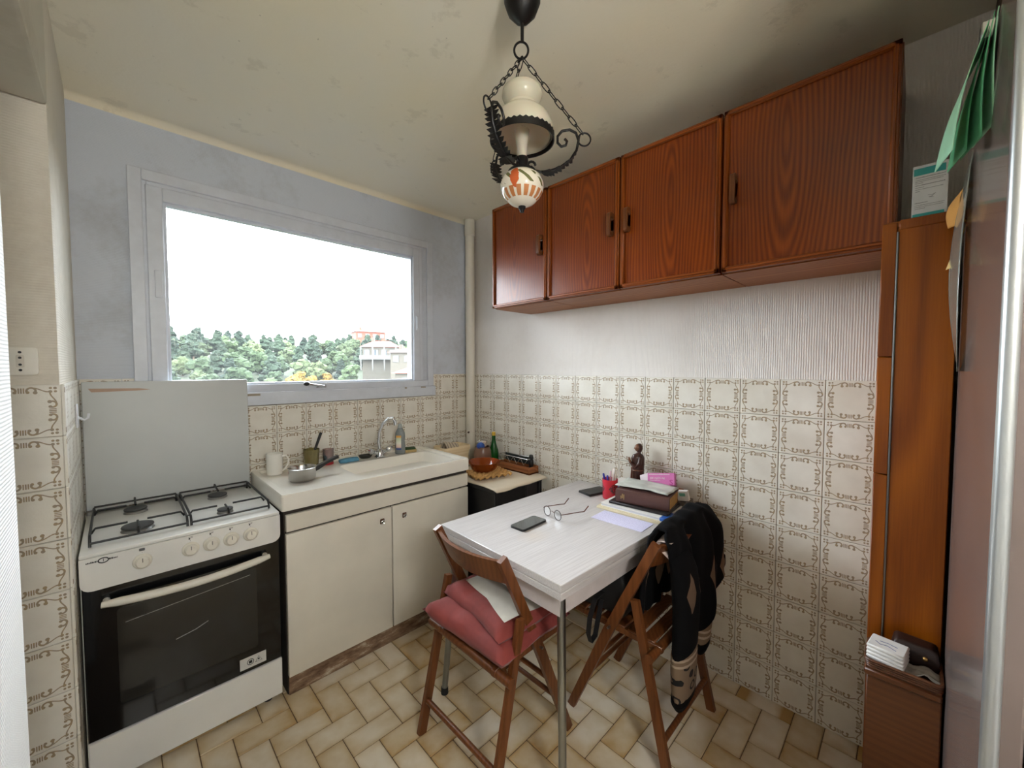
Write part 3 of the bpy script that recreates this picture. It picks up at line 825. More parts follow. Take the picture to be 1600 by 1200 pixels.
for sx in (-1, 1):
    for sy in (-1, 1):
        tx, ty = sx*(TW-.055), sy*(TD-.045)
        fx, fy = sx*(TW-.015 if sx < 0 else TW-.05), sy*(TD+.0)
        lg_ = part('leg', B().cyl((tx, ty, TBZ-.06), (fx, fy, .02), .0155, .0135, 14), M_STEEL, tb)
        part('rubber_foot', B().cyl((fx, fy, 0), (fx, fy, .030), .017, .016, 12), M_RUBBER, lg_)

# ------------------------------------------------------------------ folding chairs
def make_chair(label, group):
    """local: chair faces +x, rear feet at x=0, width along y"""
    t = thing('folding_chair', label, 'chair', group=group)
    W2 = .205; F = lambda s, z, y: (s, y, z)
    for sg in (-1, 1):
        y = sg*(W2-.012)
        part('back_post', B().tube([(.455, y, 0), (.275, y, .42), (.075, y, .845)], 0, flat=[(.020, .034), (.020, .040), (.020, .034)], up=(0, 1, 0)).box(0, 0.0001, y, y+.0001, .5, .5001) if False else B().tube([(.455, y, 0), (.275, y, .42), (.075, y, .845)], 0, flat=[(.034, .020), (.040, .020), (.034, .020)], up=(0, 1, 0)), M_CHAIR, t)
        y2 = sg*(W2+.010)
        part('leg', B().tube([(.005, y2, 0), (.145, y2, .615)], 0, flat=[(.034, .020), (.030, .020)], up=(0, 1, 0)), M_CHAIR, t)
        part('bolt', B().cyl((.262, y-sg*.0, .45), (.262, y+sg*.024, .45), .005, None, 8), M_STEEL, t)
    # curved top rail
    rb = B(); n = 12
    def rail(u, z0, z1, dx):
        pass
    rows = []
    for i in range(n+1):
        a = -1+2*i/n; y = a*(W2-.018); bow = -.045*(1-a*a)
        zz = [(.738, 0), (.835, -.045)]
        row_ = []
        for z, sl in zz:
            x = .075+(.845-z)*.47+bow
            row_.append((x-.008, y, z)); 
        for z, sl in zz[::-1]:
            x = .075+(.845-z)*.47+bow
            row_.append((x+.008, y, z))
        rows.append([rb.bm.verts.new(p) for p in row_])
    rb.ring_faces(rows)
    part('top_rail', rb, M_CHAIR, t)
    # seat frame and slats
    for sg in (-1, 1): part('seat_rail', B().box(.055, .455, sg*(W2-.040)-.010, sg*(W2-.040)+.010, .425, .450, .003), M_CHAIR, t)
    for i in range(6):
        x = .085+i*.062
        part('seat_slat', B().box(x, x+.050, -W2+.028, W2-.028, .450, .460, .003), M_CHAIR, t)
    part('dowel', B().cyl((.075, -W2-.036, .432), (.075, W2+.036, .432), .017, None, 14), M_CHAIR, t)
    part('stretcher', B().cyl((.030, -W2, .13), (.030, W2, .13), .011, None, 10), M_CHAIR, t)
    part('stretcher', B().cyl((.385, -W2+.02, .17), (.385, W2-.02, .17), .010, None, 10), M_CHAIR, t)
    part('stretcher', B().cyl((.340, -W2+.02, .27), (.340, W2-.02, .27), .010, None, 10), M_CHAIR, t)
    return t
c1 = make_chair('brown wooden folding chair with red cushions at the table end', 'folding chairs at the table')
c1.location = (-1.215, -1.385, 0)
c2 = copy_tree(c1); c2['label'] = 'brown wooden folding chair with a patterned jacket over its back'
c2.location = (-.463, -1.972, 0); c2.rotation_euler = (0, 0, R(90))

# ------------------------------------------------------------------ riser pipe
pp = thing('riser_pipe', 'off-white painted riser pipe in the corner', 'pipe', (-.047, -.052, 0))
part('pipe', B().cyl((0, 0, 0), (0, 0, 2.55), .037, None, 24), M_DOORW, pp)
part('collar', B().lathe([(.037, 2.53), (.043, 2.535), (.043, 2.60), (.040, 2.605), (.040, 2.655), (.02, 2.658)], 24), M_DOORW, pp)
part('bracket_bolt', B().cyl((-.034, -.02, .985), (-.046, -.026, .985), .007, None, 10), plain('rusty_bolt', (70, 48, 36), .7), pp)
# ------------------------------------------------------------------ materials for small things
def clear(name, c, tint=.9, rough=.05, dens=.0):
    """thin-walled glass or plastic: tinted pass-through with a glossy skin"""
    g = NT(name)
    tr = g.node('BsdfTransparent', {0: tuple(lin(c)[:3])+(1,)}).outputs[0]
    gl = g.node('BsdfGlossy', {0: (1, 1, 1, 1), 1: rough}).outputs[0]
    df = g.node('BsdfDiffuse', {0: lin(c)}).outputs[0]
    a = g.node('MixShader', {0: dens, 1: tr, 2: df}).outputs[0]
    f = g.m('MULTIPLY', g.node('Fresnel', {0: 1.45}).outputs[0], tint)
    g.L.new(g.node('MixShader', {0: f, 1: a, 2: gl}).outputs[0], g.out.inputs[0]); return g.mat
M_MUG = plain('white_china', (236, 234, 226), .2, var=.02)
M_SSTEEL = plain('stainless_steel', (186, 184, 180), .22, 1, .04)
M_REDP = plain('red_plastic', (176, 34, 44), .4)
M_BLUES = plain('blue_sponge_foam', (88, 142, 168), .9, var=.12, scale=60, bump=.4)
M_TANS = plain('tan_sponge_foam', (186, 162, 110), .9, var=.12, scale=60, bump=.4)
M_GREENS = plain('green_scourer', (52, 74, 44), .95, var=.2, scale=90, bump=.5)
M_PAPER = plain('white_paper', (232, 230, 226), .7, var=.03)
M_CREAM = plain('cream_card', (214, 202, 172), .7, var=.05)
M_GOLD = plain('gilt_lettering', (200, 170, 110), .4, .3)

# ------------------------------------------------------------------ things on the sink
DZ = .9200
def mug():
    t = thing('mug', 'white china mug on the drainboard beside the saucepan', 'mug', (-1.462, -.125, DZ), R(-30))
    pr = [(.030, 0), (.037, .003), (.0385, .012), (.040, .112), (.0415, .116), (.0375, .115), (.036, .012), (.002, .008)]
    part('body', B().lathe(pr, 28, cap=False).lathe([(.0001, 0), (.030, 0)], 28, cap=False), M_MUG, t)
    part('handle', B().tube([(.038, 0, .098), (.058, 0, .100), (.070, 0, .082), (.066, 0, .055), (.050, 0, .030), (.038, 0, .020)], [.006, .0055, .005, .005, .005, .006], 8, flat=None), M_MUG, t)
    part('rim_mark', B().box(-.0395, -.038, -.006, .004, .098, .102), plain('grey_mug_mark', (120, 120, 120), .5), t)
mug()
sp = thing('saucepan', 'small stainless steel saucepan with black handle on the drainboard', 'saucepan', (-1.392, -.350, DZ), R(14))
part('pan', B().lathe([(.0001, 0), (.050, 0), (.058, .004), (.063, .014), (.063, .062), (.068, .068), (.066, .069), (.061, .062), (.061, .014), (.052, .006), (.0001, .005)], 36, cap=False), M_SSTEEL, sp)
part('bracket', B().box(.060, .078, -.009, .009, .040, .058, .003), M_SSTEEL, sp)
part('handle', B().tube([(.066, 0, .046), (.085, 0, .050), (.12, 0, .062), (.16, 0, .074), (.205, 0, .084)], 0, flat=[(.020, .026), (.022, .022), (.024, .014), (.022, .013), (.020, .016)]), M_BLACKP, sp)
jr = thing('glass_tumbler', 'yellowish glass tumbler holding a black-handled knife behind the saucepan', 'glass', (-1.262, -.088, DZ))
part('glass', B().lathe([(.0001, .002), (.036, .002), (.044, .104), (.0425, .104), (.034, .008), (.0001, .008)], 28, cap=False), clear('yellowish_glass', (206, 196, 140), .9, .05, .22), jr)
part('base', B().lathe([(.0001, 0), (.035, 0), (.036, .006), (.0001, .007)], 24, cap=False), clear('yellowish_glass_base', (190, 180, 120), .9, .05, .2), jr)
kn = thing('table_knife', 'knife with a black handle standing in the yellowish tumbler', 'knife', (-1.262, -.088, DZ+.009))
part('blade', B().tube([(-.018, -.010, 0), (.024, .010, .088)], 0, flat=(.014, .002)), M_SSTEEL, kn)
part('handle', B().tube([(.022, .009, .084), (.066, .030, .180)], [.007, .0085], 10), M_BLACKP, kn)
pc = thing('plastic_cup', 'clear plastic cup with a red base beside the tumbler', 'cup', (-1.168, -.090, DZ))
part('cup', B().lathe([(.028, .014), (.032, .092), (.031, .092), (.027, .015)], 24, cap=False), clear('clear_pinkish_plastic', (222, 206, 204), .9, .06, .15), pc)
part('red_base', B().lathe([(.0001, 0), (.029, 0), (.029, .015), (.0001, .016)], 24, cap=False), M_REDP, pc)
part('dark_sprig', B().ball((-.026, -.026, .045), .010, 1, (1, 1, 1.5)).ball((-.022, -.028, .032), .007, 1).ball((-.030, -.022, .056), .006, 1), plain('dark_teal_print', (52, 66, 70), .7), pc)
single('red_lid', B().lathe([(.0001, 0), (.026, 0), (.028, .004), (.028, .014), (.0001, .016)], 24, cap=False), M_REDP, 'small red plastic lid between the mug and the saucepan', 'lid', (-1.385, -.185, DZ))
def sponge(w, d, h, seed):
    b = B().box(-w/2, w/2, -d/2, d/2, 0, h, .006, 2); bmesh.ops.subdivide_edges(b.bm, edges=b.bm.edges[:], cuts=2, use_grid_fill=True)
    for v in b.bm.verts:
        v.co.z += .006*nz(v.co.x*30+seed, v.co.y*30) if v.co.z > h*.5 else 0
        v.co.y += .010*math.sin(v.co.x*45)
    return b
single('sponge', sponge(.115, .050, .022, 3), M_BLUES, 'blue foam sponge lying on the sink ledge', 'sponge', (-1.055, -.115, DZ), (0, 0, R(-12)))
sg = thing('scouring_sponge', 'tan sponge with a green scouring side behind the basin', 'sponge', (-.640, -.118, DZ), R(-20))
part('foam', B().box(-.045, .045, -.028, .028, 0, .018, .004, 2), M_TANS, sg)
part('scourer', B().box(-.042, .040, -.026, .027, .018, .030, .004, 2), M_GREENS, sg)
# mixer tap
tp = thing('mixer_tap', 'chrome mixer tap with swan neck spout on the sink', 'tap', (-.862, -.130, DZ-.001), R(0))
part('base', B().box(-.028, .028, -.022, .022, 0, .010, .004, 2).lathe([(.026, .008), (.024, .03), (.018, .046), (.012, .056)], 20), M_CHROME, tp)
part('spout', B().tube([(0, 0, .05), (-.006, 0, .10), (-.004, -.004, .16), (.016, -.014, .215), (.046, -.030, .250), (.072, -.042, .252), (.084, -.048, .232), (.087, -.050, .205)], [.010, .009, .0085, .0085, .0085, .009, .0105, .0115], 12), M_CHROME, tp)
for s in (-1, 1):
    v = part('valve', B().tube([(s*.018, 0, .026), (s*.046, -.006, .040)], [.014, .011], 14), M_CHROME, tp)
    part('valve_handle', B().tube([(s*.044, -.006, .040), (s*.056, -.009, .046), (s*.074, -.013, .056)], [.013, .020, .015], 8), M_CHROME, v)
    part('marker', B().ball((s*.078, -.014, .058), .007, 1, (.6, .6, .6)), M_REDP if s < 0 else plain('blue_marker', (60, 90, 150), .4), v)
single('soap_dish', B().lathe([(.0001, 0), (.026, 0), (.034, .010), (.038, .020), (.035, .020), (.030, .010), (.0001, .006)], 24, sx=1.25, sy=.8, cap=False), plain('dark_grey_dish', (72, 70, 64), .35, .4), 'small dark soap dish beside the tap', 'dish', (-.935, -.085, DZ))
sb_ = thing('dish_soap_bottle', 'grey dish-soap bottle with a printed label beside the tap', 'bottle', (-.715, -.130, DZ), R(-40))
part('bottle', B().lathe([(.0001, 0), (.031, 0), (.034, .006), (.034, .055), (.030, .085), (.033, .115), (.031, .140), (.020, .165), (.013, .176), (.013, .180)], 28, sy=.62), clear('grey_soap_plastic', (150, 156, 156), .9, .12, .65), sb_)
part('cap', B().lathe([(.015, .176), (.015, .184), (.010, .200), (.007, .203)], 18), plain('grey_cap', (158, 164, 160), .4), sb_)
lab = B(); lab.grid(lambda u, v: ((.0345*math.sin(R(-42+60*u)))*1.0, -(.0345*.62+.0006)*math.cos(R(-42+60*u)), .030+.095*v), 8, 6)
def soap_label():
    g = NT('soap_label_print'); x, y, z = g.xyz()
    c = g.ramp(z, [(.0, lin((44, 70, 130))), (.040, lin((44, 70, 130))), (.046, lin((226, 190, 176))), (.075, lin((228, 228, 214))), (.105, lin((196, 208, 176))), (.115, lin((222, 160, 70)))])
    g.set(color=c, rough=.4); return g.mat
part('label', lab, soap_label(), sb_)

# ------------------------------------------------------------------ corner stand and its load
SZ = .765
cs = thing('corner_stand', 'small black stand under a cream cloth between sink and wall', 'stand', (-.25, -.47, 0))
M_BLK = plain('black_painted_metal', (22, 21, 22), .5)
part('top', B().box(-.228, .20, -.345, .36, SZ-.025, SZ, .003), M_BLK, cs)
for sx in (-.215, .185):
    for sy in (-.33, .345): part('leg', B().box(sx-.013, sx+.013, sy-.013, sy+.013, 0, SZ-.02, .002), M_BLK, cs)
part('shelf', B().box(-.215, .185, -.33, .345, .30, .318), M_BLK, cs)
part('side_panel', B().box(-.212, -.206, -.32, .335, .32, SZ-.03), M_BLK, cs)
part('front_panel', B().box(-.20, .06, -.325, -.319, .32, SZ-.03), M_BLK, cs)
part('drawer_front', B().box(.064, .17, -.328, -.320, SZ-.12, SZ-.03, .002), plain('dark_grey_drawer', (44, 40, 40), .4), cs)
def cloth_mat():
    g = NT('cream_printed_cloth'); n = g.noise(6, 3, .6)
    x, y, z = g.xyz(); k = g.m('ADD', g.m('MULTIPLY', g.m('SUBTRACT', y, -.02), 1.2), g.m('MULTIPLY', x, -.4))
    f = g.ramp(g.m('ADD', n, g.m('MULTIPLY', g.m('ABSOLUTE', k), -1.6)), [(.40, (0, 0, 0, 1)), (.50, (1, 1, 1, 1))])
    g.set(color=g.mix(g.m('MULTIPLY', f, .8), lin((226, 212, 188)), lin((200, 150, 84))), rough=.9, sheen=.2); g.bump(g.noise(240, 2), .2, .001); return g.mat
def cloth_fn(u, v):
    x = -.238+.455*u; y = -.375+.56*v
    z = .006+.003*nz(x*9, y*9)
    e = max(0, -.35-y)/.025
    z -= .012*e*(1+.25*math.sin(x*30)); y2 = y+.003*math.sin(x*26)*(1-v)
    return (x+.006*math.sin(y*24), y2, z)
cl = single('folded_cloth', B().grid(cloth_fn, 30, 34), cloth_mat(), 'cream cloth with ochre print laid on the black corner stand', 'cloth', (-.25, -.47, SZ))
subsurf(cl, 0, .006, 1)
CZ = SZ+.012
def egg_tray():
    b = B(); nx, ny = 6, 5
    def fn(u, v):
        x = -.13+.26*u; y = -.105+.21*v
        return (x, y, .022+.014*math.sin(u*nx*2*math.pi)*math.sin(v*ny*2*math.pi)+.010*max(abs(2*u-1), abs(2*v-1))**8)
    return b.grid(fn, 48, 40)
et = single('egg_tray', egg_tray(), plain('tan_moulded_pulp', (196, 152, 92), .9, var=.2, scale=40, bump=.4), 'tan moulded egg tray under the amber bowl', 'egg tray', (-.325, -.575, CZ-.002), (0, 0, R(-14)))
subsurf(et, 0, .003)
ab = single('glass_bowl', B().lathe([(.0001, 0), (.060, 0), (.085, .020), (.108, .062), (.112, .066), (.106, .064), (.082, .026), (.058, .006), (.0001, .006)], 36, cap=False), clear('amber_glass', (196, 96, 30), .9, .04, .35), 'amber glass bowl sitting on the egg tray', 'bowl', (-.315, -.525, CZ+.026))
pt = thing('brown_pot', 'round brown pot full of scrubbing things in the corner', 'pot', (-.172, -.345, CZ+.0))
part('pot', B().lathe([(.0001, 0), (.040, 0), (.056, .020), (.066, .070), (.062, .115), (.052, .142), (.055, .148), (.050, .147), (.057, .115), (.061, .070), (.050, .020), (.0001, .006)], 30, cap=False), plain('brown_glazed_clay', (112, 84, 68), .3), pt)
single('scrubber_ball', B().ball((0, 0, 0), .030, 3), plain('blue_mesh_scrubber', (44, 78, 150), .8, var=.3, scale=160, bump=.6), 'blue mesh scrubber ball in the brown pot', 'scrubber', (-.196, -.352, CZ+.150))
bs = thing('dish_brush', 'round brush with pale bristles in the brown pot', 'brush', (-.158, -.335, CZ+.112))
part('head', B().lathe([(.0001, .03), (.026, .034), (.030, .05), (.026, .068), (.0001, .076)], 20, cap=False), plain('pale_brush_head', (176, 160, 146), .8, var=.4, scale=140), bs)
for k in range(5): part('wire', B().tube([(.030*math.cos(t*.42+.2), .012*k-.024, .052+.030*math.sin(t*.42+.2)) for t in range(15)], .0015, 5, closed=True), M_SSTEEL, bs)
gb = thing('green_bottle', 'green glass bottle with a yellow cap in the corner', 'bottle', (-.062, -.345, CZ-.0))
part('bottle', B().lathe([(.0001, 0), (.034, 0), (.037, .006), (.037, .075), (.034, .105), (.020, .150), (.0135, .185), (.013, .222)], 26), clear('green_glass', (28, 110, 40), .9, .04, .5), gb)
part('cap', B().lathe([(.0145, .214), (.0145, .238), (.012, .240)], 18), plain('yellow_foil_cap', (212, 170, 60), .4), gb)
wr = thing('wire_rack', 'wooden tray with a dark wire rack by the tiled wall', 'rack', (-.070, -.600, CZ))
part('tray', B().box(-.045, .052, -.155, .160, 0, .010).box(-.045, -.037, -.155, .160, 0, .050, .002).box(.044, .052, -.155, .160, 0, .050, .002).box(-.037, .044, -.155, -.147, 0, .050, .002).box(-.037, .044, .152, .160, 0, .050, .002), wood('tray_wood', (110, 62, 34), (168, 108, 64), 1, 60, .05, .5, 0), wr)
part('rack_back', B().box(.030, .036, -.12, .150, .050, .098), plain('dark_green_metal', (34, 42, 40), .5), wr)
zz = [(-.034, .14-.27*i/8, .056 if i % 2 else .100) for i in range(9)]
part('wire', B().tube(zz, .0018, 6), M_SSTEEL, wr)
part('wire', B().tube([(-.034, .145, .101), (-.034, -.13, .101)], .002, 6).tube([(-.034, -.13, .101), (.034, -.13, .101), (.034, .145, .101), (-.034, .145, .101)], .002, 6), M_SSTEEL, wr)
dk = thing('pepper_grinder', 'small black grinder standing in the wooden tray', 'grinder', (-.062, -.725, CZ+.011))
part('body', B().lathe([(.0001, 0), (.016, 0), (.017, .004), (.015, .045), (.017, .05), (.017, .078), (.014, .083), (.0001, .084)], 20, cap=False), M_BLACKP, dk)
part('cap', B().lathe([(.0001, .084), (.014, .084), (.016, .10), (.012, .115), (.0001, .118)], 20, cap=False), M_BLACKP, dk)
bk = thing('punnet_basket', 'pale veneer punnet with a folded cloth behind the sink end', 'basket', (-.335, -.195, CZ-.012))
M_VEN = wood('pale_veneer', (222, 198, 156), (242, 226, 192), 0, 50, .04, .7, 0)
def punnet():
    b = B(); n = 6
    lo_, hi_ = rrect(-.095, .095, -.060, .060, .02, n), rrect(-.118, .118, -.078, .078, .025, n)
    lo2, hi2 = rrect(-.092, .092, -.057, .057, .02, n), rrect(-.114, .114, -.074, .074, .025, n)
    L = lambda p, z: [b.bm.verts.new((q[0], q[1], z)) for q in p]
    A = [L(lo_, 0), L(hi_, .168), L(hi2, .168), L(lo2, .004)]
    b.ring_faces(A, False, False); b.bm.faces.new(A[0][::-1]); b.bm.faces.new(A[-1]); return b
part('tray', punnet(), M_VEN, bk)
for z, s in ((.150, .995), (.070, .905)):
    part('band', B().tube([(q[0]*s, q[1]*s, z) for q in rrect(-.118, .118, -.078, .078, .025, 6)], 0, flat=(.003, .030), closed=True, up=(0, 0, 1)), M_VEN, bk)
def strip_mat():
    g = NT('striped_tea_towel'); x, y, z = g.xyz(); s = g.m('SINE', g.m('MULTIPLY', x, 240))
    g.set(color=g.ramp(s, [(.55, lin((186, 172, 150))), (.8, lin((120, 110, 100)))]), rough=.95); return g.mat
tw = single('tea_towel', B().grid(lambda u, v: (-.055+.11*u, -.06+.12*v, .105+.085*math.sin(math.pi*v)*(1-.3*u)+.006*nz(u*5, v*5)), 14, 14), strip_mat(), 'striped tea towel folded in the pale punnet', 'towel', (-.350, -.195, CZ-.005))
subsurf(tw, 0, .012, 0)

# ------------------------------------------------------------------ things on the table
T = TBZ+.0004
def phone_mat():
    g = NT('phone_glass'); g.set(color=lin((62, 66, 66)), rough=.12, spec=.6, coat=.4); return g.mat
ph = thing('mobile_phone', 'dark mobile phone lying on the white table', 'phone', (-.760, -1.350, T), R(2))
part('body', B().prism(rrect(-.082, .082, -.040, .040, .012, 5), 0, .0085), M_BLACKP, ph)
part('screen', B().prism(rrect(-.080, .080, -.038, .038, .011, 5), .0085, .0092), phone_mat(), ph)
gl = thing('eyeglasses', 'round tortoiseshell eyeglasses beside the phone', 'glasses', (-.632, -1.378, T), R(-8))
M_TORT = plain('tortoiseshell', (92, 48, 30), .3, var=.5, scale=120)
M_LENS = clear('spectacle_lens', (246, 248, 248), .25, .02)
for s in (-1, 1):
    r_ = [(.004, s*.036+.0225*math.cos(t*.2618), .0245+.0225*math.sin(t*.2618)) for t in range(24)]
    ri = part('rim', B().tube(r_, .0017, 6, closed=True), plain('dark_brown_rim', (52, 36, 32), .35), gl)
    part('lens', B().poly([(p[0], s*.036+(p[1]-s*.036)*.97, .0245+(p[2]-.0245)*.97) for p in r_]), M_LENS, ri)
    part('temple', B().tube([(.004, s*.060, .033), (.012, s*.066, .034), (.110, s*.066-.004, .026), (.140, s*.066-.006, .022), (.168, s*.066-.008, .046 if s > 0 else .044)], [.0022, .0022, .002, .0024, .0028], 7), M_TORT, gl)
part('bridge', B().tube([(.004, -.014, .028), (.002, 0, .034), (.004, .014, .028)], .0016, 6), M_TORT, gl)
def letter_mat():
    g = NT('lavender_letter_print'); x, y, z = g.xyz()
    ln = g.m('GREATER_THAN', g.m('SINE', g.m('MULTIPLY', x, 620)), .25)
    n = g.noise(1.0, 2, .5, g.vec(g.m('MULTIPLY', x, 100), g.m('MULTIPLY', y, 260), 0))
    f = g.m('MULTIPLY', ln, g.m('GREATER_THAN', n, .52))
    g.set(color=g.mix(g.m('MULTIPLY', f, .45), lin((214, 212, 240)), lin((150, 148, 184))), rough=.7); return g.mat
single('letter', B().box(-.062, .062, -.125, .125, 0, .0012), letter_mat(), 'lavender printed letter lying beside the folders', 'paper', (-.425, -1.622, T), (0, 0, R(2)))
single('wallet', B().box(-.080, .080, -.048, .048, 0, .006, .002).box(-.078, .080, -.046, .047, .006, .012, .002), plain('black_leather', (30, 31, 30), .45, bump=.2, bscale=200), 'flat black leather wallet beside the red pencil cup', 'wallet', (-.158, -1.300, T), (0, 0, R(-14)))
def cup_mat():
    g = NT('red_printed_cup'); x, y, z = g.xyz()
    an = g.m('ARCTAN2', y, x)
    dz = g.m('MULTIPLY', g.m('ABSOLUTE', g.m('SUBTRACT', z, .058)), 22)
    s = g.m('SUBTRACT', g.m('ABSOLUTE', g.m('SINE', g.m('MULTIPLY', g.m('ADD', an, .95), 1.5))), dz)
    f = g.m('GREATER_THAN', s, .42); f2 = g.m('MULTIPLY', f, g.m('GREATER_THAN', g.noise(200, 2), .46))
    g.set(color=g.mix(f2, lin((206, 40, 62)), lin((52, 52, 60))), rough=.4); return g.mat
pcup = thing('pencil_cup', 'red printed pencil cup full of pens on the table', 'cup', (-.182, -1.412, T))
part('body', B().lathe([(.0001, 0), (.036, 0), (.0385, .003), (.041, .105), (.039, .105), (.036, .006), (.0001, .005)], 30, cap=False), cup_mat(), pcup)
def pen(label, x, y, dx, dy, L_, c, capc=None):
    t = thing('pen', label, 'pen', (-.182+x, -1.412+y, T+.007), 0, 'pens in the red cup')
    p = lambda k: (dx*k, dy*k, L_*k)
    part('barrel', B().cyl(p(0), p(.82), .0045, None, 10), plain('pen_'+str(c), c, .35), t)
    part('cap', B().tube([p(.80), p(.97), p(1.0)], [.0055, .0055, .003], 10), plain('pencap_'+str(capc or c), capc or c, .3), t)
pen('blue ballpoint pen in the red pencil cup', -.010, .004, -.016, .022, .128, (42, 44, 150))
pen('second dark blue pen in the red pencil cup', -.020, -.006, -.008, .006, .122, (60, 64, 170), (50, 52, 160))
pen('pink pen in the red pencil cup', .0, -.004, .004, .004, .140, (196, 150, 170), (226, 190, 200))
pen('white pen leaning in the red pencil cup', .002, -.008, .022, -.006, .152, (226, 224, 220))
pen('white marker with pale cap in the red pencil cup', .012, -.010, .018, -.012, .142, (214, 212, 206), (232, 230, 226))
pen('pale pink highlighter in the red pencil cup', .014, .0, .020, -.002, .148, (222, 190, 180), (232, 210, 200))
# stack of folders, all separate things
single('card_folder', B().box(-.118, .118, -.178, .178, 0, .008, .001).box(-.116, .118, -.176, .176, .008, .012), M_CREAM, 'cream card folder at the bottom of the paper stack', 'folder', (-.236, -1.618, T), (0, 0, R(2)))
fo = thing('ring_folder', 'white folder with a blue end in the paper stack', 'folder', (-.228, -1.606, T+.0125), R(2))
part('cover', B().box(-.112, .108, -.170, .150, 0, .003), M_PAPER, fo)
part('cover', B().box(-.112, .108, -.170, .150, .012, .015), M_PAPER, fo)
part('sheets', B().box(-.110, .108, -.168, .148, .003, .012), plain('paper_edges', (206, 206, 214), .8), fo)
part('blue_end', B().box(-.114, -.02, -.185, -.150, -.0004, .016, .002), plain('blue_plastic_cover', (48, 96, 176), .4), fo)
single('black_notebook', B().box(-.095, .090, -.150, .140, 0, .012, .002), plain('black_book_cover', (36, 30, 30), .5), 'thin black notebook under the thick brown book', 'notebook', (-.222, -1.625, T+.0286), (0, 0, R(5)))
bz = T+.0412
bo = thing('thick_book', 'thick brown leather-bound book with gilt spine lettering', 'book', (-.215, -1.640, bz), R(9))
M_LEATH = plain('brown_leather', (84, 54, 48), .45, var=.08, bump=.15, bscale=180)
cov = B(); prf = [(-.078, .004)]+[(-.078-.009*math.sin(R(a)), .033-.029*math.cos(R(a))) for a in range(0, 181, 30)]
part('cover', B().box(-.080, .082, -.128, .128, 0, .004, .001).box(-.080, .082, -.128, .128, .060, .064, .001), M_LEATH, bo)
part('spine', B().prism([(-.076, 0), (-.084, .004), (-.089, .020), (-.090, .032), (-.089, .044), (-.084, .060), (-.076, .064)], -.128, .128, axis=1), M_LEATH, bo)
part('page_block', B().box(-.076, .078, -.124, .124, .004, .060), plain('gilt_page_edges', (196, 150, 80), .6, var=.15, scale=60), bo)
lt = B()
for k, (zz_, hh_) in enumerate(((.020, .024), (.026, .018), (.022, .012))):
    rr = random.Random(k); z_ = zz_
    while z_ < zz_+hh_:
        lt.box(-.0912, -.0900, .082+.007*k, .0865+.007*k, z_, z_+.0022); z_ += rr.uniform(.003, .0042)
part('spine_lettering', lt, M_GOLD, bo)
ps = single('paper_sheets', B().grid(lambda u, v: (-.075+.15*u+.004*math.sin(v*5), -.130+.26*v, .003+.004*math.sin(v*3.1)+.005*nz(u*3, v*4)+.012*max(0, v-.75)*u), 10, 16), plain('glossy_grey_print', (196, 200, 192), .35, var=.22, scale=14), 'glossy printed sheets lying on the thick brown book', 'paper', (-.200, -1.630, bz+.0675), (0, 0, R(4)))
subsurf(ps, 0, .004, 1)
# carved saint figure
def figure():
    b = B(); n = 22; rings = []
    prof = [(0, .034, .030, 0), (.012, .036, .032, 0), (.06, .034, .028, 0), (.11, .030, .025, 0), (.15, .030, .024, .001), (.185, .034, .025, .002), (.215, .036, .024, .003), (.232, .028, .020, .003), (.240, .012, .012, 0), (.247, .010, .011, -.002), (.255, .015, .017, -.004), (.267, .0175, .0195, -.005), (.280, .0165, .018, -.004), (.290, .010, .012, -.003), (.294, .001, .001, -.003)]
    for z, rx, ry, ox in prof:
        ring = []
        for k in range(n):
            a = 2*math.pi*k/n; fold = 1+(.055*math.sin(a*7+z*8) if z < .15 else 0)
            ring.append(b.bm.verts.new((ox+rx*fold*math.cos(a), ry*fold*math.sin(a), z)))
        rings.append(ring)
    b.ring_faces(rings)
    return b
sf = thing('saint_figurine', 'dark carved wooden figurine of a robed monk by the wall', 'figurine', (-.062, -1.512, T), R(140))
M_DKW = plain('dark_carved_wood', (64, 34, 26), .3, var=.2, scale=40)
part('robe', figure(), [M_DKW], sf)
part('head', B().ball((.005, 0, .270), .0178, 3, (.95, .88, 1.15)).ball((.022, 0, .268), .004, 1), plain('lighter_carved_wood', (124, 82, 58), .35), sf)
for s in (-1, 1):
    ar = part('arm', B().tube([(0, s*.024, .222), (.006, s*.030, .190), (.024, s*.022, .172), (.044, s*.006, .192)], [.009, .011, .0105, .007], 10), M_DKW, sf)
    part('hand', B().tube([(.044, s*.006, .192), (.050, s*.004, .206), (.053, s*.003, .220)], [.006, .0055, .003], 8), plain('lighter_carved_wood', (124, 82, 58), .35), ar)
part('rope_belt', B().tube([(.001+.0315*math.cos(t*.2618), .0255*math.sin(t*.2618), .150) for t in range(24)], .0022, 6, closed=True).tube([(.031, .006, .150), (.034, .006, .10), (.036, .006, .06)], .002, 6), plain('lighter_carved_wood', (124, 82, 58), .35), sf)
part('base', B().lathe([(.0001, -.0), (.040, 0), (.042, .008), (.036, .014), (.0001, .014)], 24, cap=False), M_DKW, sf)
part('staff', B().cyl((.030, -.040, .008), (.022, -.032, .15), .006, .005, 10).ball((.022, -.032, .152), .008, 1), plain('reddish_carved_wood', (104, 50, 34), .35), sf)
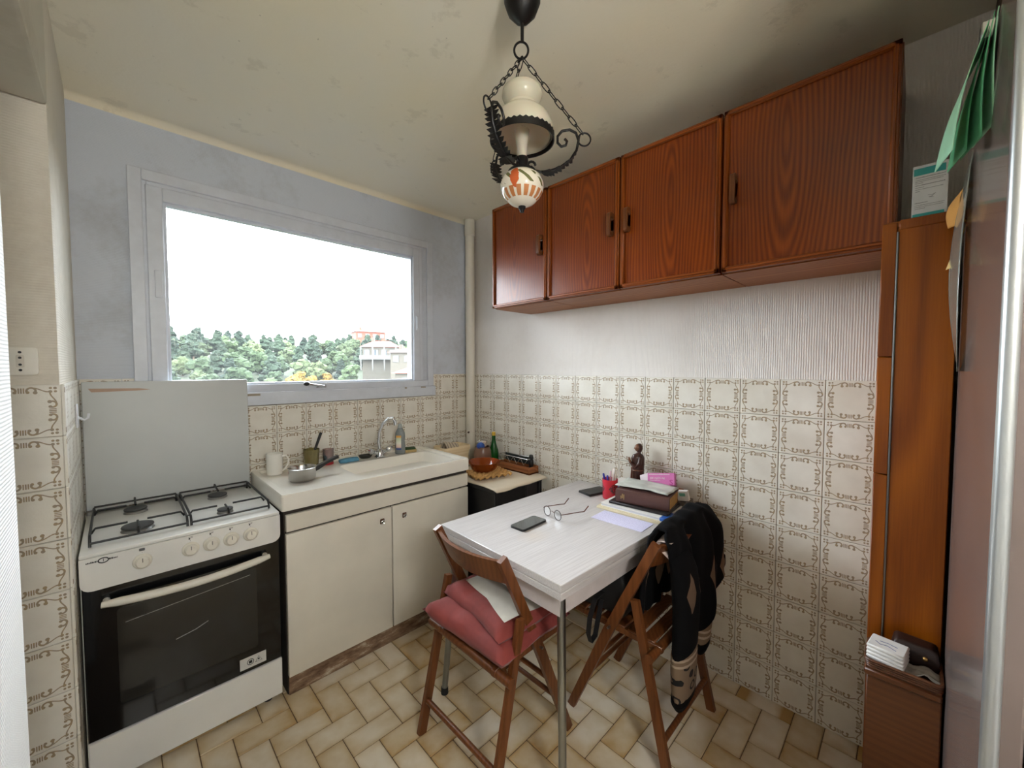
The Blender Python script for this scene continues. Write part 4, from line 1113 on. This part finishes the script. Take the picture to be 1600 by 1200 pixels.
# boxes behind the book
wbx = thing('medicine_box', 'small white and blue box behind the red pencil cup', 'box', (-.075, -1.415, T+.046), R(-10))
part('carton', B().box(-.045, .045, -.030, .030, 0, .032, .001), M_PAPER, wbx)
part('blue_band', B().box(-.0455, .0455, -.0305, .0305, .002, .009), plain('blue_print_band', (52, 100, 176), .5), wbx)
single('round_tin', B().lathe([(.0001, 0), (.042, 0), (.045, .004), (.045, .040), (.041, .045), (.0001, .0455)], 28, cap=False), plain('grey_white_tin', (196, 194, 188), .35), 'low round whitish tin under the small white box', 'tin', (-.072, -1.418, T))
bb_ = single('brown_carton', B().box(-.035, .035, -.085, .085, 0, .085, .002), plain('brown_carton_card', (150, 96, 52), .7), 'plain brown carton standing behind the thick book', 'box', (-.052, -1.655, T), (0, 0, R(0)))
pk = thing('pink_medicine_box', 'pink and white medicine box leaning behind the thick book', 'box', (-.088, -1.650, T+.0980), rot=(R(-10), R(20), R(3)))
M_PINK = plain('pink_print', (206, 112, 172), .45, var=.03)
part('carton', B().box(-.014, .014, -.075, .062, 0, .062, .001), M_PINK, pk)
part('open_flap', B().prism([(.062, .0), (.100, -.004), (.104, .050), (.062, .062)], -.013, -.0115, axis=0), plain('pale_pink_flap', (226, 214, 220), .5), pk)
text('200 mg/25 mg', .0135, M_PAPER, pk, (-.0144, .012, .036), (R(90), 0, R(-90)), sx=1.0)
def hline(b, y0, y1, z0, h, x):
    """a row of tiny unreadable letters running towards -y on a face at x"""
    rr = random.Random(int(z0*1e5)); y = y0
    while y > y1:
        w_ = rr.uniform(.0010, .0022); b.box(x-.0004, x, max(y1, y-w_), y, z0, z0+h*rr.uniform(.6, 1)); y -= w_+.0007
    return b
part('small_print', hline(hline(hline(B(), .055, -.052, .053, .004, -.0142), .050, -.004, .024, .0022, -.0142), .055, .034, .012, .003, -.0142), M_PAPER, pk)
text('S', .036, plain('deep_magenta_print', (168, 40, 120), .45), pk, (-.0143, -.058, .014), (R(90), 0, R(-90)), sx=1.2)
wg = thing('white_medicine_box', 'small white box with a green print beside the pink one', 'box', (-.082, -1.768, T+.0485), rot=(R(-10), R(-8), R(4)))
part('carton', B().box(-.010, .010, -.027, .027, 0, .050, .001), M_PAPER, wg)
part('green_print', B().box(-.0106, -.0100, -.014, .014, .024, .040), plain('green_print', (120, 196, 172), .5), wg)
tr_ = thing('plastic_tray', 'smoky clear plastic tray at the wall end of the table', 'tray', (-.062, -1.762, T), R(0))
part('tray', B().box(-.045, .050, -.020, .018, 0, .003).box(-.045, -.042, -.020, .018, 0, .045).box(.047, .050, -.020, .018, 0, .045).box(-.045, .050, -.023, -.020, 0, .045), clear('smoky_plastic', (196, 194, 190), .9, .08, .3), tr_)
single('charger_block', B().box(-.022, .022, -.026, .026, 0, .030, .003), M_BLACKP, 'black charger block on the table corner by the wall', 'charger', (-.040, -1.757, T+.0035), (0, 0, R(6)))

# ------------------------------------------------------------------ on the chairs
def cushion(w, d, h, seed, tuft=True):
    b = B(); n = 22
    def side(sgn):
        def fn(u, v):
            x, y = (u-.5)*w, (v-.5)*d
            e = max(abs(2*u-1), abs(2*v-1)); r = (1-e**6)
            pin = 1-.10*(1-abs(2*v-1))*abs(2*u-1)**6
            q = .74+.26*(math.sin(u*math.pi*3)**2*math.sin(v*math.pi*3)**2)**.25 if tuft else 1
            z = sgn*h*.5*(r**.45)*q+.010*nz(x*7+seed, y*7)
            return (x*pin, y*pin, z)
        return fn
    b.grid(side(1), n, n); b.grid(side(-1), n, n); return b
def red_mat():
    g = NT('faded_red_velvet'); n = g.noise(7, 4, .6)
    g.set(color=g.ramp(n, [(.3, lin((116, 46, 42))), (.7, lin((146, 62, 56)))]), rough=.85, sheen=.1); g.bump(g.noise(120, 3), .25, .001); return g.mat
M_RED = red_mat()
def drop_edge(o, f):
    for v in o.data.vertices: v.co = Vector(f(v.co))
cu1 = single('seat_cushion', cushion(.40, .44, .095, 1), M_RED, 'faded red seat cushion on the folding chair, lower of two', 'cushion', (-.985, -1.385, .503), (0, 0, R(3)), smooth=60)
drop_edge(cu1, lambda c: (c.x-.012*max(0, c.y)*4, c.y, c.z+(.02*max(0, (-c.x-.12))/.08*max(0, c.y)*4)-.0*c.x))
cu2 = single('seat_cushion', cushion(.37, .41, .085, 5), M_RED, 'faded red seat cushion on the folding chair, upper of two', 'cushion', (-.945, -1.395, .566), (R(0), R(-4), R(-7)), smooth=60)
gp = single('seat_pad', cushion(.30, .33, .014, 9, False), plain('pale_grey_felt', (186, 182, 172), .95, bump=.15), 'thin pale grey pad on top of the red cushions', 'pad', (-.925, -1.435, .610), (R(0), R(-4), R(-14)), smooth=60)

def jacket_mat():
    g = NT('black_jacket_with_tan_pattern'); x, y, z = g.xyz()
    n = g.noise(26, 2, .4)
    v = g.node('TexVoronoi', {'Vector': g.obj(), 'Scale': 21.0}).outputs['Distance']
    tri = g.m('PINGPONG', g.m('ADD', g.m('MULTIPLY', x, 1.0), .03), .055)
    motif = g.m('MULTIPLY', g.m('LESS_THAN', g.m('ADD', tri, g.m('MULTIPLY', g.m('ABSOLUTE', g.m('SUBTRACT', z, .66)), .38)), .030), g.m('LESS_THAN', g.m('ABSOLUTE', g.m('SUBTRACT', z, .685)), .095))
    blot = g.m('MULTIPLY', g.m('LESS_THAN', g.m('ABSOLUTE', g.m('SUBTRACT', v, .24)), .035), g.m('GREATER_THAN', z, .74))
    f = motif
    g.set(color=g.mix(f, lin((12, 12, 14)), lin((110, 90, 74))), rough=.95, spec=.15); g.bump(g.noise(300, 2), .3, .001); return g.mat
def cuff_mat():
    """tan knitted panel with black sun and leaf motifs and two pale bands"""
    g = NT('tan_knit_panel'); x, y, z = g.xyz()
    v = g.node('TexVoronoi', {'Vector': g.scaled(1, .25, 1), 'Scale': 15.0}); d = v.outputs['Distance']
    an = g.noise(60, 1, .4)
    sun = g.m('LESS_THAN', g.m('ABSOLUTE', g.m('SUBTRACT', g.m('ADD', d, g.m('MULTIPLY', an, .10)), .30)), .055)
    pale = g.m('LESS_THAN', g.m('ABSOLUTE', g.m('SUBTRACT', g.m('ABSOLUTE', g.m('SUBTRACT', z, .395)), .012)), .005)
    c = g.mix(g.m('MULTIPLY', sun, g.m('LESS_THAN', z, .378)), lin((124, 104, 84)), lin((22, 21, 22)))
    g.set(color=g.mix(pale, c, lin((176, 158, 138))), rough=.95); g.bump(g.noise(300, 2), .3, .001); return g.mat
M_JK = jacket_mat(); M_CUFF = cuff_mat()
jk = thing('jacket', 'black jacket with tan pattern draped over the folding chair back', 'jacket', (-.43, -1.93, 0))
def jfn(u, v):
    x = -.185+.395*u
    pth = [(.13, .50), (.125, .62), (.105, .74), (.085, .840), (.055, .886), (.015, .884), (-.012, .825), (-.020, .72), (-.028, .62), (-.032, .52), (-.030, .46)]
    k = v*(len(pth)-1); i = min(int(k), len(pth)-2); f = k-i
    y = pth[i][0]*(1-f)+pth[i+1][0]*f; z = pth[i][1]*(1-f)+pth[i+1][1]*f
    fold = .016*math.sin(u*17+1)+.010*math.sin(u*31+v*4)
    hump = .012*math.exp(-((u-.72)/.22)**2)
    y += (fold*(1 if v > .5 else -.5)-.035*(1 if v > .45 else 0)*math.exp(-((u-.78)/.25)**2))*min(1, abs(v-.42)*5)
    z += hump*math.exp(-((v-.42)/.25)**2)+.018*nz(u*6, v*6)-.05*(1-u)*(1 if v > .9 else 0)+2.4*max(0, u-.55)*max(0, v-.78)
    x += .020*nz(v*5, 3)+(.03*(v-.5) if u > .8 else 0)+.045*math.sin(v*math.pi)*max(0, u-.75)*2
    return (x, y, z)
subsurf(part('body', B().grid(jfn, 34, 40), M_JK, jk, smooth=80), 1, .016, 0)
def sleeve(path, rx, ry):
    b = B(); n = 18; rings = []
    for i, (p, sx, sy) in enumerate(zip(path, rx, ry)):
        rings.append([b.bm.verts.new((p[0]+sx*math.cos(2*math.pi*k/n)*(1+.06*math.sin(3*2*math.pi*k/n+i)), p[1]+sy*math.sin(2*math.pi*k/n), p[2]+.012*math.cos(2*math.pi*k/n))) for k in range(n)])
    b.ring_faces(rings); return b
P1 = [(-.125, -.010, .80), (-.115, -.030, .72), (-.105, -.034, .62), (-.098, -.030, .52), (-.095, -.026, .425)]
P1b = [(-.095, -.026, .425), (-.090, -.024, .36), (-.084, -.022, .285), (-.080, -.020, .245)]
P1c = [(-.080, -.020, .246), (-.078, -.018, .222), (-.076, -.016, .190)]
part('sleeve', sleeve(P1, [.066, .080, .090, .092, .090], [.030, .038, .040, .038, .036]), M_JK, jk, smooth=80)
part('patterned_cuff', sleeve(P1b, [.0905, .091, .089, .086], [.0365, .037, .036, .034]), M_CUFF, jk, smooth=80, label='tan knitted cuff panel with dark motifs')
part('hem', sleeve(P1c, [.0865, .084, .064], [.0345, .034, .024]), M_JK, jk, smooth=80)
P2 = [(.120, .0, .74), (.130, -.022, .66), (.122, -.026, .57), (.110, -.026, .51)]
P2b = [(.110, -.026, .51), (.106, -.024, .44), (.100, -.022, .365)]
P2c = [(.100, -.022, .366), (.098, -.022, .340), (.096, -.022, .318)]
part('sleeve', sleeve(P2, [.058, .064, .056, .054], [.034, .040, .036, .034]), M_JK, jk, smooth=80)
part('patterned_cuff', sleeve(P2b, [.0545, .053, .050], [.0345, .033, .030]), M_CUFF, jk, smooth=80, label='tan knitted cuff panel with dark motifs')
part('hem', sleeve(P2c, [.0505, .048, .038], [.0305, .028, .020]), M_JK, jk, smooth=80)
part('lining', B().grid(lambda u, v: (-.185+.115*u, -.005+.060*math.sin(v*3)-.01*u, .845+.018*math.sin(u*3.1)*math.sin(v*3.1)-.06*v*v+.004*nz(u*9, v*9)), 10, 8), plain('white_patterned_lining', (196, 178, 170), .8, var=.35, scale=60), jk, smooth=80)
bagm = plain('black_nylon', (16, 16, 18), .6, bump=.2, bscale=40)
bg_ = thing('shoulder_bag', 'black shoulder bag with a hanging strap on the chair seat', 'bag', (-.520, -1.640, .462))
part('body', cushion(.28, .26, .19, 4, False), bagm, bg_, (.01, .0, .097), smooth=80)
part('strap', B().tube([(-.115, -.02, .10), (-.175, -.020, .095), (-.212, -.020, .03), (-.222, -.020, -.030), (-.205, -.020, -.072), (-.172, -.020, -.060), (-.152, -.020, .0), (-.125, -.02, .07)], 0, flat=(.004, .020), up=(0, 1, 0)), bagm, bg_)

# ------------------------------------------------------------------ pendant lamp
LXc, LYc = -1.125, -1.657
lm = thing('pendant_lamp', 'wrought-iron pendant lamp with milk glass shade and painted bowl', 'lamp', (LXc, LYc, CEIL), R(-44.75))
lm.location = (LXc, LYc, 0)
M_WI = plain('black_wrought_iron', (30, 28, 27), .45, .5, bump=.15, bscale=90)
M_OPAL = NT('milk_glass'); M_OPAL.set(color=lin((206, 196, 176)), rough=.18, sub=.15, spec=.5); M_OPAL = M_OPAL.mat
part('canopy', B().lathe([(.058, CEIL-.001), (.056, CEIL-.03), (.046, CEIL-.055), (.026, CEIL-.078), (.010, CEIL-.088), (.004, CEIL-.09)], 12, cap=True), M_WI, lm)
part('rod', B().cyl((0, 0, 2.515), (0, 0, 2.58), .0055, None, 10), M_WI, lm)
part('ring', B().tube([(.022*math.cos(t*.2618)-.003, 0, 2.490+.026*math.sin(t*.2618)) for t in range(24)], .0035, 7, closed=True), M_WI, lm)
RZ = 2.222
sh = part('glass_shade', B().lathe([(.092, RZ-.004), (.098, RZ+.006), (.097, RZ+.030), (.086, RZ+.058), (.064, RZ+.080), (.048, RZ+.092), (.046, RZ+.100), (.056, RZ+.112), (.064, RZ+.128), (.060, RZ+.146), (.046, RZ+.158), (.040, RZ+.160), (.042, RZ+.156), (.056, RZ+.142), (.059, RZ+.128), (.050, RZ+.112), (.042, RZ+.100), (.044, RZ+.090), (.060, RZ+.076), (.082, RZ+.055), (.092, RZ+.030), (.092, RZ+.006), (.088, RZ-.002)], 40, cap=False), M_OPAL, lm)
gal = B(); n = 72
gal.ring_faces([[gal.bm.verts.new((r_*math.cos(2*math.pi*k/n), r_*math.sin(2*math.pi*k/n), z+(.005*(k % 2) if top else 0))) for k in range(n)] for r_, z, top in ((.1015, RZ-.012, 0), (.1015, RZ+.006, 1), (.0985, RZ+.006, 1), (.0985, RZ-.012, 0))], True, False)
part('gallery_ring', gal, M_WI, lm)
part('socket', B().lathe([(.0001, 2.095), (.020, 2.097), (.021, 2.10), (.0195, 2.160), (.017, 2.163), (.0001, 2.163)], 20, cap=False), M_BLACKP, lm)
part('bulb_sleeve', B().lathe([(.015, 2.160), (.016, 2.190), (.020, 2.215), (.024, 2.245), (.0001, 2.262)], 20, cap=False), M_OPAL, lm)
def bowl_mat():
    g = NT('painted_porcelain'); x, y, z = g.xyz()
    an = g.m('ARCTAN2', y, x)
    hz = g.m('SUBTRACT', z, 2.0)
    pet = g.m('MULTIPLY', g.m('GREATER_THAN', g.m('ABSOLUTE', g.m('SINE', g.m('MULTIPLY', an, 8.0))), .55), g.m('LESS_THAN', g.m('ABSOLUTE', g.m('SUBTRACT', hz, .040)), .013))
    aa = g.m('ADD', an, 1.95); hh = g.m('MULTIPLY', g.m('SUBTRACT', hz, .080), 16)
    fl = g.m('LESS_THAN', g.m('ADD', g.m('MULTIPLY', aa, g.m('MULTIPLY', aa, 5.5)), g.m('ADD', g.m('MULTIPLY', hh, hh), g.m('MULTIPLY', g.noise(55, 2), .5))), .52)
    ll = g.m('PINGPONG', g.m('ADD', g.m('MULTIPLY', an, 1.0), g.m('MULTIPLY', hz, 18)), .36)
    lf = g.m('MULTIPLY', g.m('LESS_THAN', ll, .11), g.m('MULTIPLY', g.m('LESS_THAN', g.m('ABSOLUTE', g.m('SUBTRACT', hz, .080)), .018), g.m('GREATER_THAN', g.noise(40, 2), .42)))
    c = g.mix(lf, lin((226, 218, 200)), lin((104, 104, 62))); c = g.mix(fl, c, lin((196, 96, 52))); c = g.mix(pet, c, lin((190, 124, 76)))
    g.set(color=c, rough=.15); return g.mat
part('painted_bowl', B().lathe([(.0001, 2.118), (.040, 2.116), (.060, 2.100), (.069, 2.078), (.066, 2.056), (.055, 2.036), (.036, 2.019), (.014, 2.010), (.0001, 2.009)], 40, cap=False), bowl_mat(), lm)
part('finial', B().lathe([(.012, 2.011), (.012, 2.004), (.008, 2.000), (.006, 1.992), (.0001, 1.991)], 14), M_WI, lm)
part('crown_plate', B().lathe([(.0001, 2.122), (.044, 2.120), (.046, 2.114), (.0001, 2.112)], 24, cap=False), M_WI, lm)
for ia, az in enumerate((0, 120, 240)):
    ca, sa = math.cos(R(az)), math.sin(R(az))
    def P(r_, z, off=0): return (r_*ca-off*sa, r_*sa+off*ca, z)
    scroll = [(.028, 2.135), (.040, 2.122), (.058, 2.118), (.085, 2.120), (.120, 2.132), (.152, 2.155), (.172, 2.185), (.178, 2.215), (.170, 2.238), (.150, 2.248), (.126, 2.244), (.112, 2.228), (.112, 2.208), (.124, 2.196), (.138, 2.200), (.142, 2.212), (.134, 2.220)]
    ar = part('arm', B().tube([P(*q) for q in scroll], 0, flat=(.011, .0035), up=(-sa, ca, 0)) if False else B().tube([P(*q) for q in scroll], .0042, 7), M_WI, lm)
    part('inner_scroll', B().tube([P(.030+.012*math.cos(t*.55), 2.138+.012*math.sin(t*.55)) for t in range(10)], .004, 7), M_WI, ar)
    for k in range(13):
        i0 = 2+k*.40; i = int(i0); f = i0-i
        r_ = scroll[i][0]*(1-f)+scroll[i+1][0]*f; z_ = scroll[i][1]*(1-f)+scroll[i+1][1]*f
        dr_, dz_ = scroll[i+1][0]-scroll[i][0], scroll[i+1][1]-scroll[i][1]; L_ = math.hypot(dr_, dz_); dr_, dz_ = dr_/L_, dz_/L_
        s_ = .026*(1-.04*k)
        lf = B()
        for sd in (-1, 1):
            lf.poly([P(r_, z_, 0), P(r_+dr_*s_*.5, z_+dz_*s_*.5-.004, sd*.016), P(r_+dr_*s_*1.1, z_+dz_*s_*1.1-.005, sd*.024), P(r_+dr_*s_*.9, z_+dz_*s_*.9+.001, 0)])
        subsurf(part('leaf', lf, M_WI, ar, smooth=0), 0, .002)
    part('end_ring', B().tube([P(.196+.020*math.cos(t*.2618), 2.218+.020*math.sin(t*.2618), 0) for t in range(24)], .0025, 6, closed=True), M_WI, ar)
    a0, a1 = Vector(P(.190, 2.236)), Vector((0.0, 0, 2.468))
    nl = 9
    for k in range(nl):
        p = a0.lerp(a1, (k+.5)/nl); d_ = (a1-a0).normalized(); half = (a1-a0).length/nl*.62
        sd = d_.cross(Vector((0, 0, 1))).normalized()
        if k % 2: sd = d_.cross(sd).normalized()
        pts = []
        for t in range(14):
            a = 2*math.pi*t/14; cx = math.cos(a); pts.append(p+d_*(half*(abs(cx)**.7)*(1 if cx > 0 else -1))+sd*(.0065*math.sin(a)))
        part('chain_link', B().tube(pts, .0016, 5, closed=True), M_WI, lm)

# ------------------------------------------------------------------ fittings on the left walls
so = thing('power_socket', 'white wall socket above the tiles by the passage', 'socket', (-2.254, -.700, 1.518))
part('plate', B().prism(rrect(-.034, .034, -.040, .040, .008, 4), -.012, .0, axis=1), M_KNOB, so)
part('rocker', B().prism(rrect(-.008, .008, -.018, .018, .003, 3), -.015, -.012, axis=1), plain('cream_rocker', (206, 200, 186), .4), so)
for z_ in (-.026, -.010, .010, .026): part('hole', B().cyl((0, -.0155, z_), (0, -.0115, z_), .0035, None, 10), M_INK, so)
hk = thing('utility_hook', 'white plastic hook on the tiled side wall by the cooker', 'hook', (LX+.0075, -.30, 1.315))
part('plate', B().box(0, .006, -.030, .030, -.045, .045, .002), M_WHITE, hk)
part('hook', B().tube([(.004, 0, -.005), (.022, 0, -.018), (.032, 0, -.010), (.034, 0, .006)], .004, 8), M_WHITE, hk)

# ------------------------------------------------------------------ by the tall cupboard and the open door
ct = thing('medicine_carton', 'white and teal medicine carton on top of the tall cupboard', 'box', (-.330, -2.566, 1.9345), R(0))
part('carton', B().box(-.045, .045, -.036, .036, 0, .152, .001), plain('grey_white_carton', (206, 206, 204), .6), ct)
M_TEAL = plain('teal_print', (40, 150, 146), .5)
part('teal_band', B().box(-.0456, .02, -.030, .034, .124, .144), M_TEAL, ct)
part('teal_band', B().box(-.0456, .02, -.030, .034, .004, .014), M_TEAL, ct)
M_GREYP = plain('grey_print', (90, 90, 90), .6)
for z_, e_, h_ in ((.1165, -.030, .0022), (.110, -.030, .0016), (.1055, -.026, .0016), (.101, .014, .0016), (.0945, -.030, .0022), (.0885, .012, .0016), (.083, -.026, .0016), (.0775, .020, .0016), (.044, .004, .0022), (.0375, -.030, .0016), (.0325, -.028, .0016), (.0275, .008, .0016)):
    part('small_print', hline(B(), .030, e_, z_, h_, -.0451), M_GREYP, ct)
part('scribble_mark', B().tube([(-.0454, .004, .064), (-.0454, -.004, .062), (-.0454, -.012, .066), (-.0454, -.004, .058), (-.0454, .002, .057), (-.0454, -.008, .055)], .0005, 4), M_GREYP, ct)
tray = thing('wicker_tray', 'small brown wicker tray on the low cupboard', 'tray', (-.470, -2.552, .6325))
part('base', B().box(-.066, .050, -.074, .072, 0, .006), plain('brown_wicker', (92, 52, 26), .45, var=.4, scale=60, bump=.5), tray)
for k in range(4):
    part('weave_band', B().tube([(q[0], q[1], .008+.007*k) for q in rrect(-.068-.002*k, .052, -.075, .074+.001*k, .012, 4)], .0042, 6, closed=True), plain('brown_wicker', (92, 52, 26), .45, var=.4, scale=60, bump=.5), tray)
nk = thing('napkin_pack', 'pack of white paper napkins on the wicker tray', 'napkins', (-.500, -2.520, .650), R(-8))
for k in range(5): part('napkin_layer', B().box(-.038, .036, -.040, .040, .0105*k, .0105*k+.0098, .003), M_PAPER, nk)
part('print', B().tube([(-.02, -.02, .0524), (-.01, .0, .0524), (-.015, .015, .0524), (-.005, .026, .0524)], .0008, 5).tube([(.0, -.02, .0524), (.005, .0, .0524), (.002, .018, .0524)], .0008, 5), plain('blue_grey_print', (110, 116, 150), .6), nk)
pu = thing('purse', 'dark brown leather purse behind the napkins', 'purse', (-.442, -2.575, .640), R(0))
part('body', cushion(.060, .10, .075, 2, False), plain('dark_brown_leather', (38, 22, 20), .35, bump=.2), pu, (0, 0, .037), smooth=80)
part('snap', B().ball((-.034, -.020, .046), .006, 2), plain('brass_snap', (190, 150, 90), .3, .8), pu)
wp = single('plastic_wrapper', B().grid(lambda u, v: (-.028+.056*u, -.055+.11*v, .010+.012*nz(u*4, v*5)+.010*abs(math.sin(v*6))), 12, 16), clear('crumpled_clear_wrap', (214, 210, 198), .9, .1, .45), 'crumpled clear wrapper on the wicker tray front', 'wrapper', (-.505, -2.572, .645))
subsurf(wp, 0, .002)
# papers hanging on the door face (door face at y = -2.633)
def sheet(name, label, x, ztop, w_, h_, mat, bow, lean, group=None, curl=.0, slant=0, y0=-2.6315):
    def fn(u, v):
        return (-w_/2+w_*u+slant*v, .001+lean*v+bow*math.sin(math.pi*v)*(.4+.6*u)+curl*v*v*(u-.5), -h_*v)
    o = single(name, B().grid(fn, 8, 14), mat, label, 'paper', (x, y0, ztop), group=group); subsurf(o, 0, .0012, 1); return o
M_GRN = plain('pale_green_paper', (168, 224, 190), .6, var=.05); M_GRN2 = plain('green_paper', (96, 178, 130), .6, var=.06)
for k, (dx, hh_, ln, mt) in enumerate(((0, .205, .046, M_GRN), (.02, .20, .030, M_GRN2), (-.02, .19, .016, M_GRN2), (-.03, .17, .004, M_GRN))):
    sheet('note_sheet', ('outermost pale green note sheet hanging from the door top', 'long green note sheet tucked behind the pale outer one', 'shorter green note sheet between the hanging notes', 'small pale green note flat against the door')[k], -.92+dx, 2.098, .10, hh_, mt, .012-.003*k, ln, 'green notes on the door', .02, .05*k*.3, -2.6312+.0022*(3-k))
single('note_clip', B().box(-.02, .02, -.022, .012, -.02, .012, .002), M_STEEL, 'steel clip holding the green notes on the door top', 'clip', (-.92, -2.628, 2.104))
M_KRAFT = plain('kraft_paper', (206, 150, 76), .7, var=.1)
sheet('coupon', 'curled kraft coupon pinned on the door below the green notes', -.47, 1.975, .05, .10, M_KRAFT, .02, .012, None, .03)
sheet('coupon', 'torn yellowish coupon hanging lower on the door', -.50, 1.86, .05, .10, plain('yellowish_paper', (226, 196, 130), .7), .004, .020, None, .02)
sl = sheet('plastic_sleeve', 'long clear plastic sleeve hanging on the door', -.56, 2.00, .16, .51, clear('cloudy_clear_plastic', (206, 210, 200), .9, .08, .35), .022, .004, None, -.01)
single('magnet', B().lathe([(.0001, 0), (.010, 0), (.011, .003), (.010, .008), (.0001, .009)], 18, cap=False), M_WHITE, 'round white magnet pinning the coupon to the door', 'magnet', (-.455, -2.632, 1.925), (R(-90), 0, 0))
